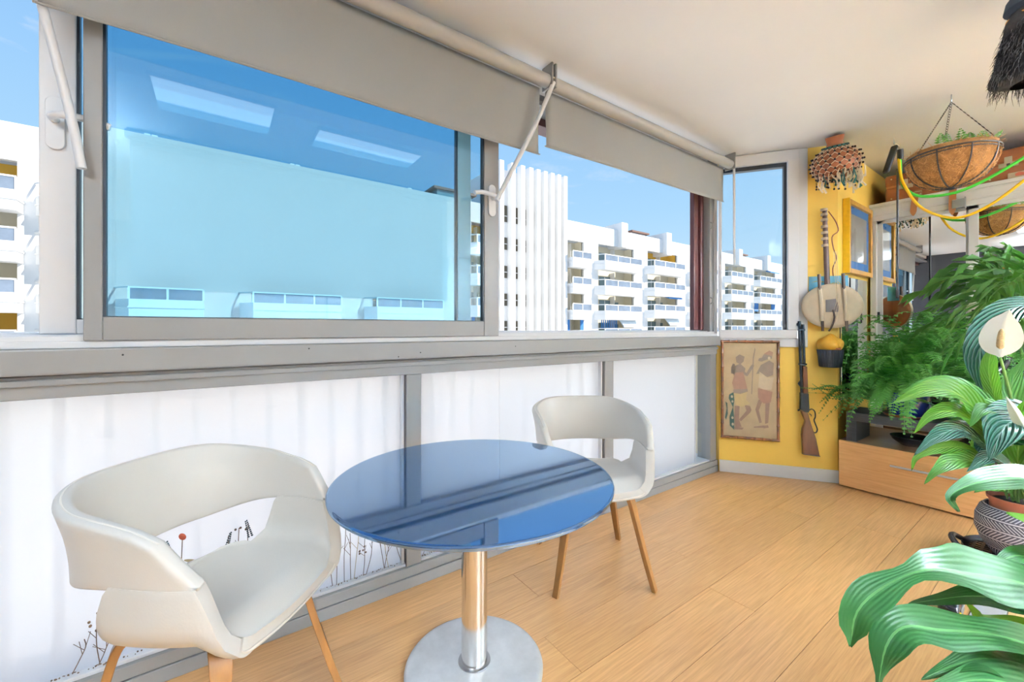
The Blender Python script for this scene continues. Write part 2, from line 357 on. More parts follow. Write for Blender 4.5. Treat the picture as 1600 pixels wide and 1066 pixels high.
        if solid:
            d = o.modifiers.new('thickness', 'SOLIDIFY'); d.thickness = solid; d.offset = soff
        if bevel:
            d = o.modifiers.new('bevel', 'BEVEL'); d.width = bevel; d.segments = 2; d.limit_method = 'ANGLE'; d.angle_limit = math.radians(50)
        if subd:
            d = o.modifiers.new('subdivision', 'SUBSURF'); d.levels = subd; d.render_levels = subd
        return o

def tag(o, label=None, cat=None, group=None, kind=None):
    if label: o['label'] = label
    if cat: o['category'] = cat
    if group: o['group'] = group
    if kind: o['kind'] = kind
    return o
def thing(name, label, cat, loc=(0, 0, 0), rz=0, group=None, kind=None):
    o = bpy.data.objects.new(name, None); COL.objects.link(o); o.location = loc; o.rotation_euler = (0, 0, rz); o.empty_display_size = .05
    return tag(o, label, cat, group, kind)
def struct(name, loc=(0, 0, 0), label=None):
    o = bpy.data.objects.new(name, None); COL.objects.link(o); o.location = loc; o['kind'] = 'structure'
    if label: o['label'] = label
    o.empty_display_size = .05
    return o
def copy_tree(o, parent=None):
    c = o.copy(); COL.objects.link(c)
    if parent: c.parent = parent
    for ch in list(o.children): copy_tree(ch, c)
    return c
def bez(pts, n=14):
    """Catmull-Rom through points"""
    P = [Vector(p) for p in pts]; P = [P[0]*2-P[1]]+P+[P[-1]*2-P[-2]]; out = []; m = len(P)-3
    for i in range(n):
        t = i/(n-1)*m; k = min(int(t), m-1); t -= k; a, b, c, d = P[k:k+4]
        out.append(.5*((2*b)+(c-a)*t+(2*a-5*b+4*c-d)*t*t+(3*b-a-3*c+d)*t**3))
    return out
def ss(a, b, x):
    t = max(0, min(1, (x-a)/(b-a))); return t*t*(3-2*t)
# ---------------------------------------------------------------- room shell
CZ = 2.525                                    # ceiling height
A0 = Vector((3.298, 1.748, 0)); EDIR = Vector((.5784, -.8157, 0)); NIN = Vector((-.8157, -.5784, 0))
def CH(s, d, z):                              # point on the chamfer wall: s along it, d into the room, z up
    p = A0+EDIR*s+NIN*d; return (p.x, p.y, z)
def chbox(mb, s0, s1, d0, d1, z0, z1):
    return mb.prism([(s0, d0), (s1, d0), (s1, d1), (s0, d1)], z0, z1, lambda x, y, z: CH(x, y, z))

fl = struct('floor', (0, 0, 0), 'light bamboo plank floor with tight dark joints')
MB().box(-2.0, 5.2, -3.6, 1.95, -.25, -.016).build('subfloor', 'gap', fl)
planks = []
PL, PW = 1.935, .1945
seam = {0: 2.26, 1: 3.057, 2: 1.920, 3: .99, 4: 1.776, 5: 3.04, 6: 2.39, 7: .6}
for k in range(8):
    y1 = 1.765-PW*k; y0 = y1-PW
    xs = seam[k]; x = xs-PL*math.ceil((xs+2.0)/PL)
    while x < 3.9:
        a, b = max(x, -2.0), min(x+PL, 3.9)
        if b-a > .05: planks.append((a, b, max(y0, .285 if k == 7 else -9), y1))
        x += PL
for k in range(18):                            # boards of the room behind the threshold
    y1 = .195-PW*k; y0 = y1-PW; x = -2.0-random.random()*PL
    while x < 5.1:
        a, b = max(x, -2.0), min(x+PL, 5.1)
        if b-a > .05: planks.append((a, b, y0, y1))
        x += PL
for a, b, y0, y1 in planks:
    if y1-y0 < .02: continue
    g = .0009
    o = MB().box(a+g, b-g, y0+g, y1-g, -.016, 0).build('plank', 'plank', fl)
MB().box(3.9, 5.1, .2, 1.2, -.016, -.001).build('plinth_floor', 'gap', fl)

ce = MB().prism([(-2.1, -3.7), (5.3, -3.7), (5.3, 1.10), (3.78, 1.10), (3.31, 1.78), (-2.1, 1.80)], CZ, CZ+.35).build('ceiling', 'ceil'); tag(ce, kind='structure')
tag(MB().box(-2.1, -1.9, -3.7, 2.0, -.3, CZ+.4).build('wall_left', 'dark_grey'), kind='structure')
tag(MB().box(-2.1, 5.3, -3.8, -3.6, -.3, CZ+.4).build('wall_back', 'white'), kind='structure')
tag(MB().box(5.1, 5.3, -3.7, 1.2, -.3, CZ+.4).build('wall_right', 'white'), kind='structure')
ret = MB(); ret.prism([(3.761, 1.095), (5.3, 1.095), (5.3, 1.35), (3.95, 1.35)], -.02, CZ+.6)
tag(ret.build('wall_return', 'yellow'), kind='structure')

# chamfer wall: yellow plaster with an opening for the side window
cw = MB()
chbox(cw, 0.0, .80, -.16, 0, -.05, 1.02); chbox(cw, .595, .80, -.16, 0, 1.02, CZ+.3); chbox(cw, 0, .595, -.06, 0, 2.47, CZ+.3)
tag(cw.build('wall_chamfer', 'yellow'), kind='structure')
tag(chbox(MB(), .004, .803, 0, .014, .001, .095).build('baseboard_chamfer', 'alu_cool', bevel=.003), kind='structure')

w3 = struct('window_3', CH(.3, 0, 1.0), 'narrow fixed side window with wide white frame')
fr = MB()
chbox(fr, .0, .605, 0, .022, 1.010, 1.075); chbox(fr, .0, .535, 0, .030, 1.075, 1.142); chbox(fr, .473, .545, 0, .034, 1.142, 2.44)
chbox(fr, .545, .605, 0, .022, 1.075, CZ-.004); chbox(fr, 0, .545, 0, .030, 2.435, CZ-.004); chbox(fr, .0, .020, -.05, .022, 1.142, 2.435)
fr.build('window_frame', 'alu_cool', w3, bevel=.004)
gk = MB(); chbox(gk, .455, .473, -.045, .0, 1.142, 2.436); chbox(gk, .02, .473, -.045, .0, 2.405, 2.436); gk.build('gasket', 'gasket', w3)
chbox(MB(), .0, .475, -.05, -.044, 1.10, 2.45).build('pane', 'clear', w3)

# ---- main window wall along X
XL, XR = -1.9, 3.297
lint = MB().box(XL, XR, 1.80, 2.05, 2.47, CZ+.3); tag(lint.build('wall_window_header', 'white'), kind='structure')
hd = MB(); hd.box(XL, 3.2, 1.90, 2.0, 2.36, 2.405); hd.box(XL, 3.2, 1.86, 2.0, 2.43, 2.475)
tag(hd.build('trim_1', 'brown_metal', bevel=.002), 'brown metal head rail outside the main window', kind='structure')
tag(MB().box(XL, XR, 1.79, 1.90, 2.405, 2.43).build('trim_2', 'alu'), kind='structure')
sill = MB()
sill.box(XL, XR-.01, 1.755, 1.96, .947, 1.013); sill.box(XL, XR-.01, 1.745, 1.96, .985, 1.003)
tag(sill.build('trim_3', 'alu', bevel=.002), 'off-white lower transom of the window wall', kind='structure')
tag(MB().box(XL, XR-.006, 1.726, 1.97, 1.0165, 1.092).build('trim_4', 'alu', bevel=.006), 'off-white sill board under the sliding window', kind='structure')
tk = MB(); tk.box(XL, XR-.02, 1.748, 1.985, 1.0925, 1.112); tk.box(XL, XR-.03, 1.752, 1.758, 1.112, 1.128); tk.box(XL, XR-.03, 1.785, 1.791, 1.112, 1.132); tk.box(XL, XR-.03, 1.845, 1.985, 1.112, 1.140)
tag(tk.build('trim_5', 'alu_cool', bevel=.0015), 'white sliding track of the main window', kind='structure')
sc = MB()
for x, z in ((.28, 1.075), (.63, 1.03), (.73, 1.045), (-.24, 1.07), (1.25, 1.06)): sc.ball((x, 1.7255, z), .0028, 6, 4)
tag(sc.build('trim_6', 'black'), 'small dark screw holes in the sill board', kind='structure')

# jamb at the corner
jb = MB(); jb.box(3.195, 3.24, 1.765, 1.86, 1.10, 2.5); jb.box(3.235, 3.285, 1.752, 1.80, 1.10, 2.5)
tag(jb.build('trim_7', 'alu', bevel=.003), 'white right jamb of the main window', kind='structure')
sh = struct('window_4', (3.12, 1.85, 1.12), 'brown folded shutter frame outside the right jamb')
for x0, x1, y0, y1 in ((3.065, 3.125, 1.82, 1.86), (3.130, 3.155, 1.80, 1.86), (3.160, 3.195, 1.815, 1.86)):
    MB().box(x0, x1, y0, y1, 1.141, 2.40).build('shutter_stile', 'brown_metal', sh, bevel=.006)
for z in (1.35, 1.95): MB().tube([(3.20, 1.762, z), (3.20, 1.745, z+.01), (3.20, 1.745, z+.04), (3.20, 1.762, z+.05)], .005, 6).build('hinge_clip', 'alu', sh, smooth=True)

# sliding sashes
def sash(name, x0, x1, y0, y1, z0, z1, w, wb, mfr, label, hx, hz, wl=None):
    wl = wl or w
    r = struct(name, ((x0+x1)/2, (y0+y1)/2, z0), label)
    for a, b in ((x0, x0+wl), (x1-w, x1)): MB().box(a, b, y0, y1, z0, z1).build('stile', mfr, r, bevel=.003)
    MB().box(x0+wl, x1-w, y0+.002, y1, z0, z0+wb).build('bottom_rail', mfr, r, bevel=.003)
    MB().box(x0+wl, x1-w, y0+.002, y1, z1-.06, z1).build('top_rail', mfr, r, bevel=.003)
    g = MB(); g.box(x0+wl, x0+wl+.007, y0+.004, y1-.006, z0+wb, z1-.06); g.box(x1-w-.007, x1-w, y0+.004, y1-.006, z0+wb, z1-.06); g.box(x0+wl, x1-w, y0+.004, y1-.006, z0+wb, z0+wb+.003)
    g.build('gasket', 'gasket', r)
    yc = (y0+y1)/2+.004
    MB().box(x0+wl, x1-w, yc-.002, yc+.002, z0+wb, z1-.06).build('pane', 'pane', r)
    h = MB(); hxx, d = hx
    h.prism([(hxx+.021*math.cos(2*PI*k/24), hz-.01+(.058 if math.sin(2*PI*k/24) > 0 else -.058)*1+.021*math.sin(2*PI*k/24)) for k in range(24)], y0-.008, y0, lambda x, z, y: (x, y, z))
    hp = h.build('handle_plate', 'alu_cool', r, bevel=.002)
    l = MB(); l.tube(bez([(hxx, y0-.004, hz), (hxx, y0-.035, hz), (hxx+d*.018, y0-.052, hz+.002), (hxx+d*.05, y0-.05, hz+.004), (hxx+d*.085, y0-.046, hz+.006), (hxx+d*.125, y0-.046, hz-.004)], 16), [.011]*3+[.0105]*13, 10)
    l.build('handle_lever', 'alu_cool', hp, smooth=True)
    return r
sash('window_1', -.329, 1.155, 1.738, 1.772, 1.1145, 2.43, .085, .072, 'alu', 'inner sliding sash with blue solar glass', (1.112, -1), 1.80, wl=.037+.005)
sash('window_2', -.433, 1.028, 1.800, 1.832, 1.134, 2.43, .072, .045, 'alu_cool', 'outer sliding sash behind the inner one', (-.398, 1), 1.775, wl=.078)

# lower fixed lights with frosted acrylic
lw = struct('window_5', (1.2, 1.80, 0), 'low frosted glazing under the sill')
MB().box(XL, XR-.005, 1.748, 1.96, .0, .048).build('bottom_rail', 'alu', lw, bevel=.003)
MB().box(XL, XR-.005, 1.752, 1.96, .050, .092).build('kick_rail', 'alu', lw, bevel=.003)
MB().box(XL, XR-.02, 1.768, 1.96, .092, .104).build('glazing_bead', 'alu_cool', lw, bevel=.002)
for x0, x1 in ((.678, .748), (1.965, 2.045), (3.195, 3.285), (-.9, -.83), (-1.9, -1.85)):
    MB().box(x0, x1, 1.760, 1.87, .092, .947).build('post', 'alu', lw, bevel=.003)
for x0 in (.662, 1.946): MB().box(x0, x0+.012, 1.775, 1.80, .104, .947).build('glazing_bead', 'alu_cool', lw, bevel=.002)
for x0, x1 in ((-1.85, -.9), (-.83, .678), (.748, 1.196), (1.199, 1.965), (2.045, 3.035)):
    MB().box(x0, x1, 1.797, 1.803, .100, .955).build('frosted_pane', 'frost', lw)
MB().box(3.04, 3.20, 1.797, 1.802, .100, .955).build('clear_pane', 'clear', lw)
MB().box(3.03, 3.04, 1.792, 1.808, .100, .955).build('edge_seal', 'alu_cool', lw)
cb = thing('balcony_railing', 'white slatted balcony railing showing as soft stripes through the frosted panes', 'railing', (.6, 1.93, .03))
x = -1.85
while x < 3.0:
    MB().box(x, x+.026, 1.932, 1.946, .03, .96).build('slat', 'alu_cool', cb); x += .118
MB().box(XL, 3.0, 1.928, 1.950, .02, .05).build('bottom_rail', 'alu_cool', cb)
tag(MB().box(3.36, 3.6, 1.86, 2.95, -.3, 1.0).build('wall_balcony_stub', 'cream_r'), kind='structure')
tag(MB().box(-2.1, 3.35, 1.96, 1.99, -.3, .02).build('balcony_ledge', 'asphalt'), kind='structure')
tag(MB().box(XL, 3.0, 1.806, 1.96, .0, .03).build('trim_8', 'render'), kind='structure')

tag(MB().box(-2.0, 3.72, .197, .283, -.016, .007).build('trim_9', 'greywood', bevel=.002), 'pale metal threshold strip across the plank floor', kind='structure')

# LED ceiling panels (two over the enclosed balcony, two in the room behind)
def lamp(x0, x1, y0, y1, label):
    r = thing('ceiling_lamp', label, 'lamp', ((x0+x1)/2, (y0+y1)/2, CZ-.02))
    f = MB()
    for a in ((x0-.015, x1+.015, y0-.015, y0), (x0-.015, x1+.015, y1, y1+.015), (x0-.015, x0, y0, y1), (x1, x1+.015, y0, y1)): f.box(*a, CZ-.02, CZ)
    f.build('frame', 'alu_cool', r); MB().box(x0, x1, y0, y1, CZ-.014, CZ-.002).build('diffuser', 'lamp', r)
lamp(-.30, .28, .30, .60, 'rectangular white LED ceiling panel above the left chair')
lamp(.56, 1.30, .28, .47, 'slim white LED ceiling panel above the blue table')
# added unseen uplighters: fill light bounced off the ceiling of the room behind
def uplighter(x, y, label, k):
    r = thing('floor_lamp', label, 'lamp', (x, y, 0))
    MB().lathe([(0, .001), (.13, .001), (.13, .018), (.02, .024), (0, .024)], 32, (x, y, 0)).build('base', 'steel', r, smooth=True, ang=40)
    MB().tube([(x, y, .02), (x, y, 1.66)], .012, 10).build('pole', 'steel', r, smooth=True)
    MB().lathe([(.012, 1.66), (.09, 1.69), (.15, 1.75), (.155, 1.75), (.09, 1.685), (0, 1.65)], 32, (x, y, 0)).build('dish', 'alu_cool', r, smooth=True)
    l = bpy.data.lights.new('uplight', 'AREA'); l.shape = 'DISK'; l.size = .26; l.spread = math.radians(115); l.energy = FILL_W*k; l.color = (.76, .89, 1)
    o = bpy.data.objects.new('uplight', l); COL.objects.link(o); o.parent = r; o.location = (0, 0, 1.755); o.rotation_euler = (PI, 0, 0)
uplighter(-1.3, -.2, 'steel uplighter beside the dark end wall, left of the half-lowered blind', .2); uplighter(1.2, -2.5, 'steel uplighter standing behind the half-lowered blind', 4.0); uplighter(4.6, -2.2, 'steel uplighter in the far corner nearest the wardrobe', 6.5)

# ---------------------------------------------------------------- roller blinds
def blind(x0, x1, tx0, tx1, z0a, z0b, label):
    r = thing('roller_blind', label, 'blind', ((x0+x1)/2, 1.65, 2.44), group=None)
    MB().tube([(tx0, 1.645, 2.440), (tx1, 1.645, 2.440)], .034, 20).build('roller_tube', 'tube_metal', r, smooth=True)
    n, rows = 40, []
    for j in range(13):
        row = []
        for i in range(n+1):
            u = i/n; zb = z0a+(z0b-z0a)*u; f = j/12; z = 2.415+(zb-2.415)*f
            y = 1.679+.004*math.sin(u*9+f*2)*f+.006*math.sin(f*3.1)*math.cos(u*17)
            edge = .018*f*math.sin(f*2.6)*(-1 if u > .5 else 1)*(abs(u-.5)*2)**14
            row.append((x0+(x1-x0)*u+edge, y, z))
        rows.append(row)
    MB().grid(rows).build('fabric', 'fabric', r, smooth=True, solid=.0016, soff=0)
    pts = [(x0+(x1-x0)*i/20, 1.679+.004*math.sin(i/20*9+2), z0a+(z0b-z0a)*i/20+.004) for i in range(21)]
    MB().tube(pts, .0035, 6).build('hem_bar', 'fabric', r, smooth=True)
    for x in (tx0, tx1): MB().box(x-.006, x+.006, 1.605, 1.685, 2.40, CZ).build('bracket', 'alu', r, bevel=.003)
    return r
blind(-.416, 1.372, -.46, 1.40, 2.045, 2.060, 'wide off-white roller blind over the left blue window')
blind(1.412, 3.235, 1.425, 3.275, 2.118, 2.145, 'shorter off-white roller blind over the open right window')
rb = thing('roller_blind', 'white roller blind half lowered in the doorway behind the camera, mirrored in the blue glass', 'blind', (.7, -.3, 2.5))  # added out of view for its pale reflection in the window glass
MB().tube([(-.52, -.30, 2.485), (1.95, -.30, 2.485)], .032, 16).build('roller_tube', 'tube_metal', rb, smooth=True)
MB().grid([[(x, -.333, z) for x in (-.5, .7, 1.92)] for z in (2.48, 1.95, 1.43)]).build('fabric', 'white', rb, solid=.002); MB().tube([(-.5, -.333, 1.43), (1.92, -.333, 1.43)], .006, 8).build('hem_bar', 'alu_cool', rb, smooth=True)
def wand(pts, label, r=.0115):
    t = thing('blind_wand', label, 'blind wand', pts[0])
    MB().tube(bez(pts, 14), r, 10).build('rod', 'alu_cool', t, smooth=True)
    p = Vector(pts[0]); MB().tube([p+Vector((0.012*math.cos(a), 0, .012+.014*math.sin(a))) for a in [2*PI*k/10 for k in range(10)]], .004, 6, closed=True).build('eye_hook', 'brass', t, smooth=True)
wand([(-.478, 1.705, 2.40), (-.40, 1.705, 2.04), (-.345, 1.705, 1.75), (-.325, 1.705, 1.617)], 'white blind wand slanting behind the handle on the left pale stile')
wand([(1.412, 1.612, 2.425), (1.30, 1.632, 2.17), (1.17, 1.675, 1.90), (1.105, 1.682, 1.775)], 'white blind wand slanting from between the blinds to the handle beside the tower view')
wand([(3.295, 1.625, 2.45), (3.297, 1.625, 2.2), (3.298, 1.625, 1.9), (3.30, 1.625, 1.655)], 'straight vertical blind wand hanging in front of the narrow side window', .0085)
# ---------------------------------------------------------------- chairs
def make_chair(label):
    r = thing('lounge_chair', label, 'chair')
    def plan(th, dx=0):
        c, s = math.cos(th), math.sin(th); rx = .248 if c > 0 else .315
        x = -rx*math.copysign(abs(c)**(2/2.6), c); y = .243*math.copysign(abs(s)**(2/2.6), s)
        return x, y
    TM = math.radians(119)
    def zt(a): return .778-.035*ss(.25, 1.0, a/math.radians(90))-.085*ss(.88, 1.42, a/math.radians(90))
    def zb(a): return .553+.047*ss(.3, 1.15, a/math.radians(90))
    rows = []; NB = 44
    for j in range(9):
        f = j/8; row = []
        for i in range(NB+1):
            th = (-1+2*i/NB); k = TM*(1-.13*f**1.5); a = th*k; x, y = plan(a)
            z = zb(abs(a))+(zt(abs(a))-zb(abs(a)))*f
            out = (.035*f-.012*math.sin(f*PI))*max(0, math.cos(a))**.7; nx, ny = -math.cos(a), math.sin(a)
            side = .012*f*abs(math.sin(a)); row.append((x+nx*out, y+ny*(out+side), z))
        rows.append(row)
    MB().grid(rows).build('back_band', 'leather', r, smooth=True, ang=70, solid=.034, soff=0, bevel=.011, local=True)
    # seat pan, U-shaped in section, its sides rising to the seam under the band
    xs = [-.240, -.225, -.20, -.165, -.13, -.10, -.075, -.055, -.04, -.025, -.01, .01, .04, .08, .12, .16, .18, .192, .202, .212, .222, .232, .2415, .25]
    prow = []
    for x in [q*.90 if q > 0 else (q if q > -.075 else -.075-(-q-.075)*.5) for q in xs]:
        w = (.243*(1-min(1, abs(x)/.315)**2.6)**(1/2.6)) if x >= -.03 else (.243-.028*ss(-.03, -.10, x))*(1-min(1, abs(x)/.160)**3.4)**(1/3.4)
        zs = .455+.012*ss(-.05, .17, x)-(.040*ss(.15, .225, x))
        hs = .012+(.606-zs-.012)*ss(-.075, -.010, x)
        if x > .172: hs = (.606-zs)*(1-.90*min(1, (x-.172)/.053)**1.1)
        R = .07; al = math.acos(max(-1, 1-min(hs, R)/R))
        pts = []; b = max(.02, w-R)
        for q in (0, .2, .4, .6, .8, .92, 1): pts.append((b*q, zs-.012*(1-q*q)))
        rem = max(0, hs-R); tot = R*al+rem
        for q in range(1, 10):
            s_ = tot*q/9; g_ = min(al, s_/R); pts.append((b+R*math.sin(g_), zs+R*(1-math.cos(g_))+max(0, s_-R*al)))
        prow.append([(x, -y, z) for y, z in reversed(pts[1:])]+[(x, y, z) for y, z in pts])
    MB().grid(prow).build('seat_shell', 'leather', r, smooth=True, ang=70, solid=.038, soff=0, bevel=.009, local=True)
    fe = [Vector(p)+Vector((.0015, 0, -.010)) for p in prow[-1]]
    MB().tube(bez(fe, 60), .003, 6).build('piping', 'piping', r, smooth=True, local=True)
    for s in (-1, 1):       # double stitched seams where band meets side
        for dz in (0, -.012):
            q = [Vector((x, s*(.243*(1-min(1, abs(x)/(.248 if x < 0 else .315))**2.6)**(1/2.6)+.0165), .604+dz)) for x in (-.01, .03, .075, .12, .16)]
            MB().tube(bez(q, 14), .0016, 5).build('seam', 'piping', r, smooth=True, local=True)
    top = [Vector(p)+Vector((0, 0, -.0005)) for p in rows[-1]]
    MB().tube(bez(top, 80), .0022, 6).build('piping', 'piping', r, smooth=True, local=True)
    MB().box(-.12, .15, -.13, .13, .405, .430).build('seat_base', 'black', r, bevel=.01, local=True)
    for sx in (1, -1):
        for sy in (1, -1):
            path = bez([(sx*.03, sy*.03, .402), (sx*.10, sy*.10, .402), (sx*.132, sy*.130, .394), (sx*.148, sy*.145, .365), (sx*.165, sy*.161, .28), (sx*.196, sy*.191, .13), (sx*.226, sy*.220, 0)], 22)
            W = Vector((-sy, sx, 0)).normalized(); vs = []; mb = MB()
            for i, p in enumerate(path):
                T = (path[min(i+1, 21)]-path[max(i-1, 0)]).normalized(); N = T.cross(W).normalized(); u = i/21
                hw = .026-.013*ss(.25, 1, u); ht = .010
                vs += [p+W*hw+N*ht, p-W*hw+N*ht, p-W*hw-N*ht, p+W*hw-N*ht]
            fs = [(i*4+k, i*4+(k+1) % 4, i*4+4+(k+1) % 4, i*4+4+k) for i in range(21) for k in range(4)]+[(3, 2, 1, 0), (84, 85, 86, 87)]
            mb.add(vs, fs); mb.build('leg', 'leg_wood', r, bevel=.002, smooth=True, ang=50, local=True)
    return r
c1 = make_chair('white leatherette tub chair with plywood legs in the left foreground')
c1.location = (.004, 1.374, 0); c1.rotation_euler = (0, 0, math.radians(-45.4))
c2 = copy_tree(c1); c2['label'] = 'white leatherette tub chair with plywood legs behind the blue table'
c2.location = (1.476, 1.412, 0); c2.rotation_euler = (0, 0, math.radians(240))
for c in (c1, c2): c['group'] = 'white tub chairs at the table'

# ---------------------------------------------------------------- table
tb = thing('bistro_table', 'round blue glass bistro table on a chrome column and steel disc base', 'table', (.708, 1.215, 0))
MB().lathe([(0, .638), (.30, .638), (.4505, .638), (.453, .638), (.458, .6385), (.4615, .641), (.4625, .645), (.4615, .649), (.458, .6515), (.453, .652), (.4505, .652), (.30, .652), (0, .652)], 96, (.708, 1.215, 0)).build('tabletop', 'bluetop', tb, smooth=True, ang=30)
MB().lathe([(0, .622), (.14, .622), (.15, .626), (.15, .6375), (0, .6375)], 40, (.708, 1.215, 0)).build('mounting_plate', 'steel', tb, smooth=True, ang=30)
MB().lathe([(.0435, .024), (.0435, .622)], 48, (.708, 1.215, 0)).build('column', 'chrome', tb, smooth=True, ang=30)
MB().lathe([(.055, .0235), (.054, .028), (.046, .030), (.0436, .030)], 48, (.708, 1.215, 0)).build('collar', 'steel', tb, smooth=True, ang=60)
MB().lathe([(0, 0), (.226, 0), (.232, .004), (.2325, .012), (.228, .018), (.215, .0225), (.06, .0245), (0, .0245)], 80, (.708, 1.215, 0)).build('base_disc', 'brushed', tb, smooth=True, ang=50)

# ---------------------------------------------------------------- chamfer wall decor
# bamboo-framed batik of two figures
pf = thing('framed_batik', 'bamboo-framed tan batik of two standing figures under the side window', 'picture', CH(.216, .01, .287))
S0, S1, Z0, Z1 = .022, .410, .290, 1.050
chbox(MB(), S0, S1, .016, .026, Z0, Z1).build('canvas', 'canvas', pf)
def rail(a, b):
    a, b = Vector(a), Vector(b); n = 7; pts, R = [], []; d = (b-a)
    for i in range(n):
        for q, rr in ((.02, .0105), (.06, .0135), (.10, .0105), (.5, .0098), (.92, .0105)):
            pts.append(a+d*((i+q)/n)); R.append(rr)
    m = MB(); m.tube(pts, R, 10); m.build('bamboo_rail', 'bamboo', pf, smooth=True, ang=80)
D = .028
rail(CH(S0, D, Z0-.012), CH(S0, D, Z1+.012)); rail(CH(S1, D, Z0-.012), CH(S1, D, Z1+.012)); rail(CH(S0-.012, D+.004, Z0), CH(S1+.012, D+.004, Z0)); rail(CH(S0-.012, D+.004, Z1), CH(S1+.012, D+.004, Z1))
def cv(p):  # canvas drawing units -> wall
    return (S0+.012+(p[0]-668)/382*(S1-S0-.024), Z1-.012-(p[1]-290)/715*(Z1-Z0-.024))
FIG = [
 ('figure_torso', 'fig_grey', [(745,470),(790,448),(828,485),(815,540),(800,525),(745,545),(728,500)], 0),
 ('figure_arm', 'fig_grey', [(735,450),(750,452),(752,532),(722,525),(722,480)], 0),
 ('figure_arm', 'fig_grey', [(812,500),(835,520),(868,462),(884,448),(892,464),(842,545),(815,532)], 0),
 ('figure_head', 'fig_grey', [(756,400),(785,378),(822,395),(814,432),(790,455),(762,440)], 1),
 ('figure_leg', 'fig_skin', [(750,775),(785,775),(780,880),(800,935),(752,942),(745,850)], 0),
 ('figure_leg', 'fig_skin', [(822,765),(862,770),(872,800),(862,822),(795,892),(780,880),(836,808)], 0),
 ('figure_foot', 'fig_skin', [(745,938),(815,940),(805,955),(750,957)], 1),
 ('figure_skirt', 'fig_tan', [(742,680),(840,662),(832,725),(862,752),(795,782),(752,764)], 1),
 ('figure_cloth', 'fig_red', [(752,520),(812,512),(842,640),(790,668),(744,655),(730,600)], 1),
 ('figure_sash', 'fig_grey', [(738,650),(842,640),(846,660),(790,682),(740,676)], 2),
 ('figure_shield', 'fig_green', [(708,690),(740,670),(746,730),(738,790),(746,880),(746,962),(712,930),(710,860),(735,785),(704,720)], 2),
 ('shield_spot', 'fig_pale', [(728+9*math.cos(k), 705+11*math.sin(k)) for k in [i*PI/4 for i in range(8)]], 3),
 ('shield_spot', 'fig_pale', [(732+8*math.cos(k), 742+10*math.sin(k)) for k in [i*PI/4 for i in range(8)]], 3),
 ('shield_spot', 'fig_pale', [(732+9*math.cos(k), 868+11*math.sin(k)) for k in [i*PI/4 for i in range(8)]], 3),
 ('shield_spot', 'fig_pale', [(734+9*math.cos(k), 918+12*math.sin(k)) for k in [i*PI/4 for i in range(8)]], 3),
 ('dark_stroke', 'fig_green', [(680,745),(694,758),(697,840),(685,887),(677,870),(688,800)], 0),
 ('spear', 'fig_grey', [(896,322),(900,340),(889,405),(876,680),(870,680),(882,400)], 2),
 ('figure_torso', 'fig_grey', [(940,455),(1000,420),(1032,440),(1026,530),(985,545),(935,520),(905,525),(930,475)], 0),
 ('figure_head', 'fig_grey', [(960,375),(990,360),(1022,372),(1018,405),(985,412),(945,430),(920,424),(926,405),(948,400)], 0),
 ('figure_cap', 'fig_red', [(962,370),(1000,345),(1026,358),(1022,385),(995,380)], 1),
 ('ear_ring', 'fig_pale', [(998+10*math.cos(k), 402+12*math.sin(k)) for k in [i*PI/4 for i in range(8)]], 2),
 ('figure_cloth', 'fig_pale', [(930,505),(985,548),(1032,545),(1015,640),(960,642),(922,620)], 1),
 ('figure_leg', 'fig_skin', [(925,715),(950,730),(925,800),(946,890),(930,897),(900,795)], 0),
 ('figure_leg', 'fig_skin', [(972,740),(1003,738),(992,890),(970,900)], 0),
 ('figure_foot', 'fig_skin', [(888,926),(960,912),(962,930),(890,934)], 1),
 ('figure_foot', 'fig_skin', [(954,915),(990,908),(996,926),(960,934)], 1),
 ('figure_skirt', 'fig_red', [(918,630),(1022,655),(1010,735),(958,746),(920,705)], 2)]
for nm, mm, poly, lay in FIG:
    q = [cv(p) for p in poly]; d = .0262+.0004*lay
    MB().prism(q, d, d+.0005, lambda x, y, z: CH(x, z, y)).build(nm, mm, pf)

# lever-action rifle, hung butt down
rf = thing('lever_action_rifle', 'lever-action rifle hanging butt-down on the yellow wall beside the batik', 'rifle', CH(.575, .02, .20))
def RP(s, z): # rifle drawing frame: s lateral, z up, with the slight tilt it hangs at
    return (.572+s+(.70-z)*.030, z)
def rpoly(name, m, pts, d0, d1, bev=.003):
    return MB().prism([RP(*p) for p in pts], d0, d1, lambda x, y, z: CH(x, z, y)).build(name, m, rf, bevel=bev)
def rtube(name, m, s, z0, z1, rad, dep, n=12):
    a = RP(s, z0); b = RP(s, z1); return MB().tube([CH(a[0], dep, a[1]), CH(b[0], dep, b[1])], rad, n).build(name, m, rf, smooth=True)
rtube('barrel', 'gunmetal', -.012, .66, 1.208, .0105, .040); rtube('magazine_tube', 'gunmetal', .010, .66, 1.185, .0095, .040)
rpoly('barrel_band', 'gunmetal', [(-.024,1.135),(.021,1.135),(.021,1.15),(-.024,1.15)], .026, .054); rpoly('barrel_band', 'gunmetal', [(-.024,.875),(.024,.875),(.024,.89),(-.024,.89)], .024, .056)
rpoly('front_sight', 'gunmetal', [(-.022,1.17),(-.030,1.175),(-.030,1.19),(-.022,1.198)], .036, .044, .001)
rpoly('rear_sight', 'gunmetal', [(-.022,.71),(-.036,.735),(-.022,.76)], .034, .046, .001)
rpoly('fore_stock', 'walnut', [(-.006,.66),(.026,.66),(.025,.87),(-.004,.87)], .022, .058, .006)
rpoly('receiver', 'gunmetal', [(-.030,.54),(.024,.52),(.029,.545),(.028,.665),(-.024,.668)], .022, .058, .004)
rpoly('hammer', 'gunmetal', [(-.030,.545),(-.044,.535),(-.042,.527),(-.028,.532)], .035, .045, .001)
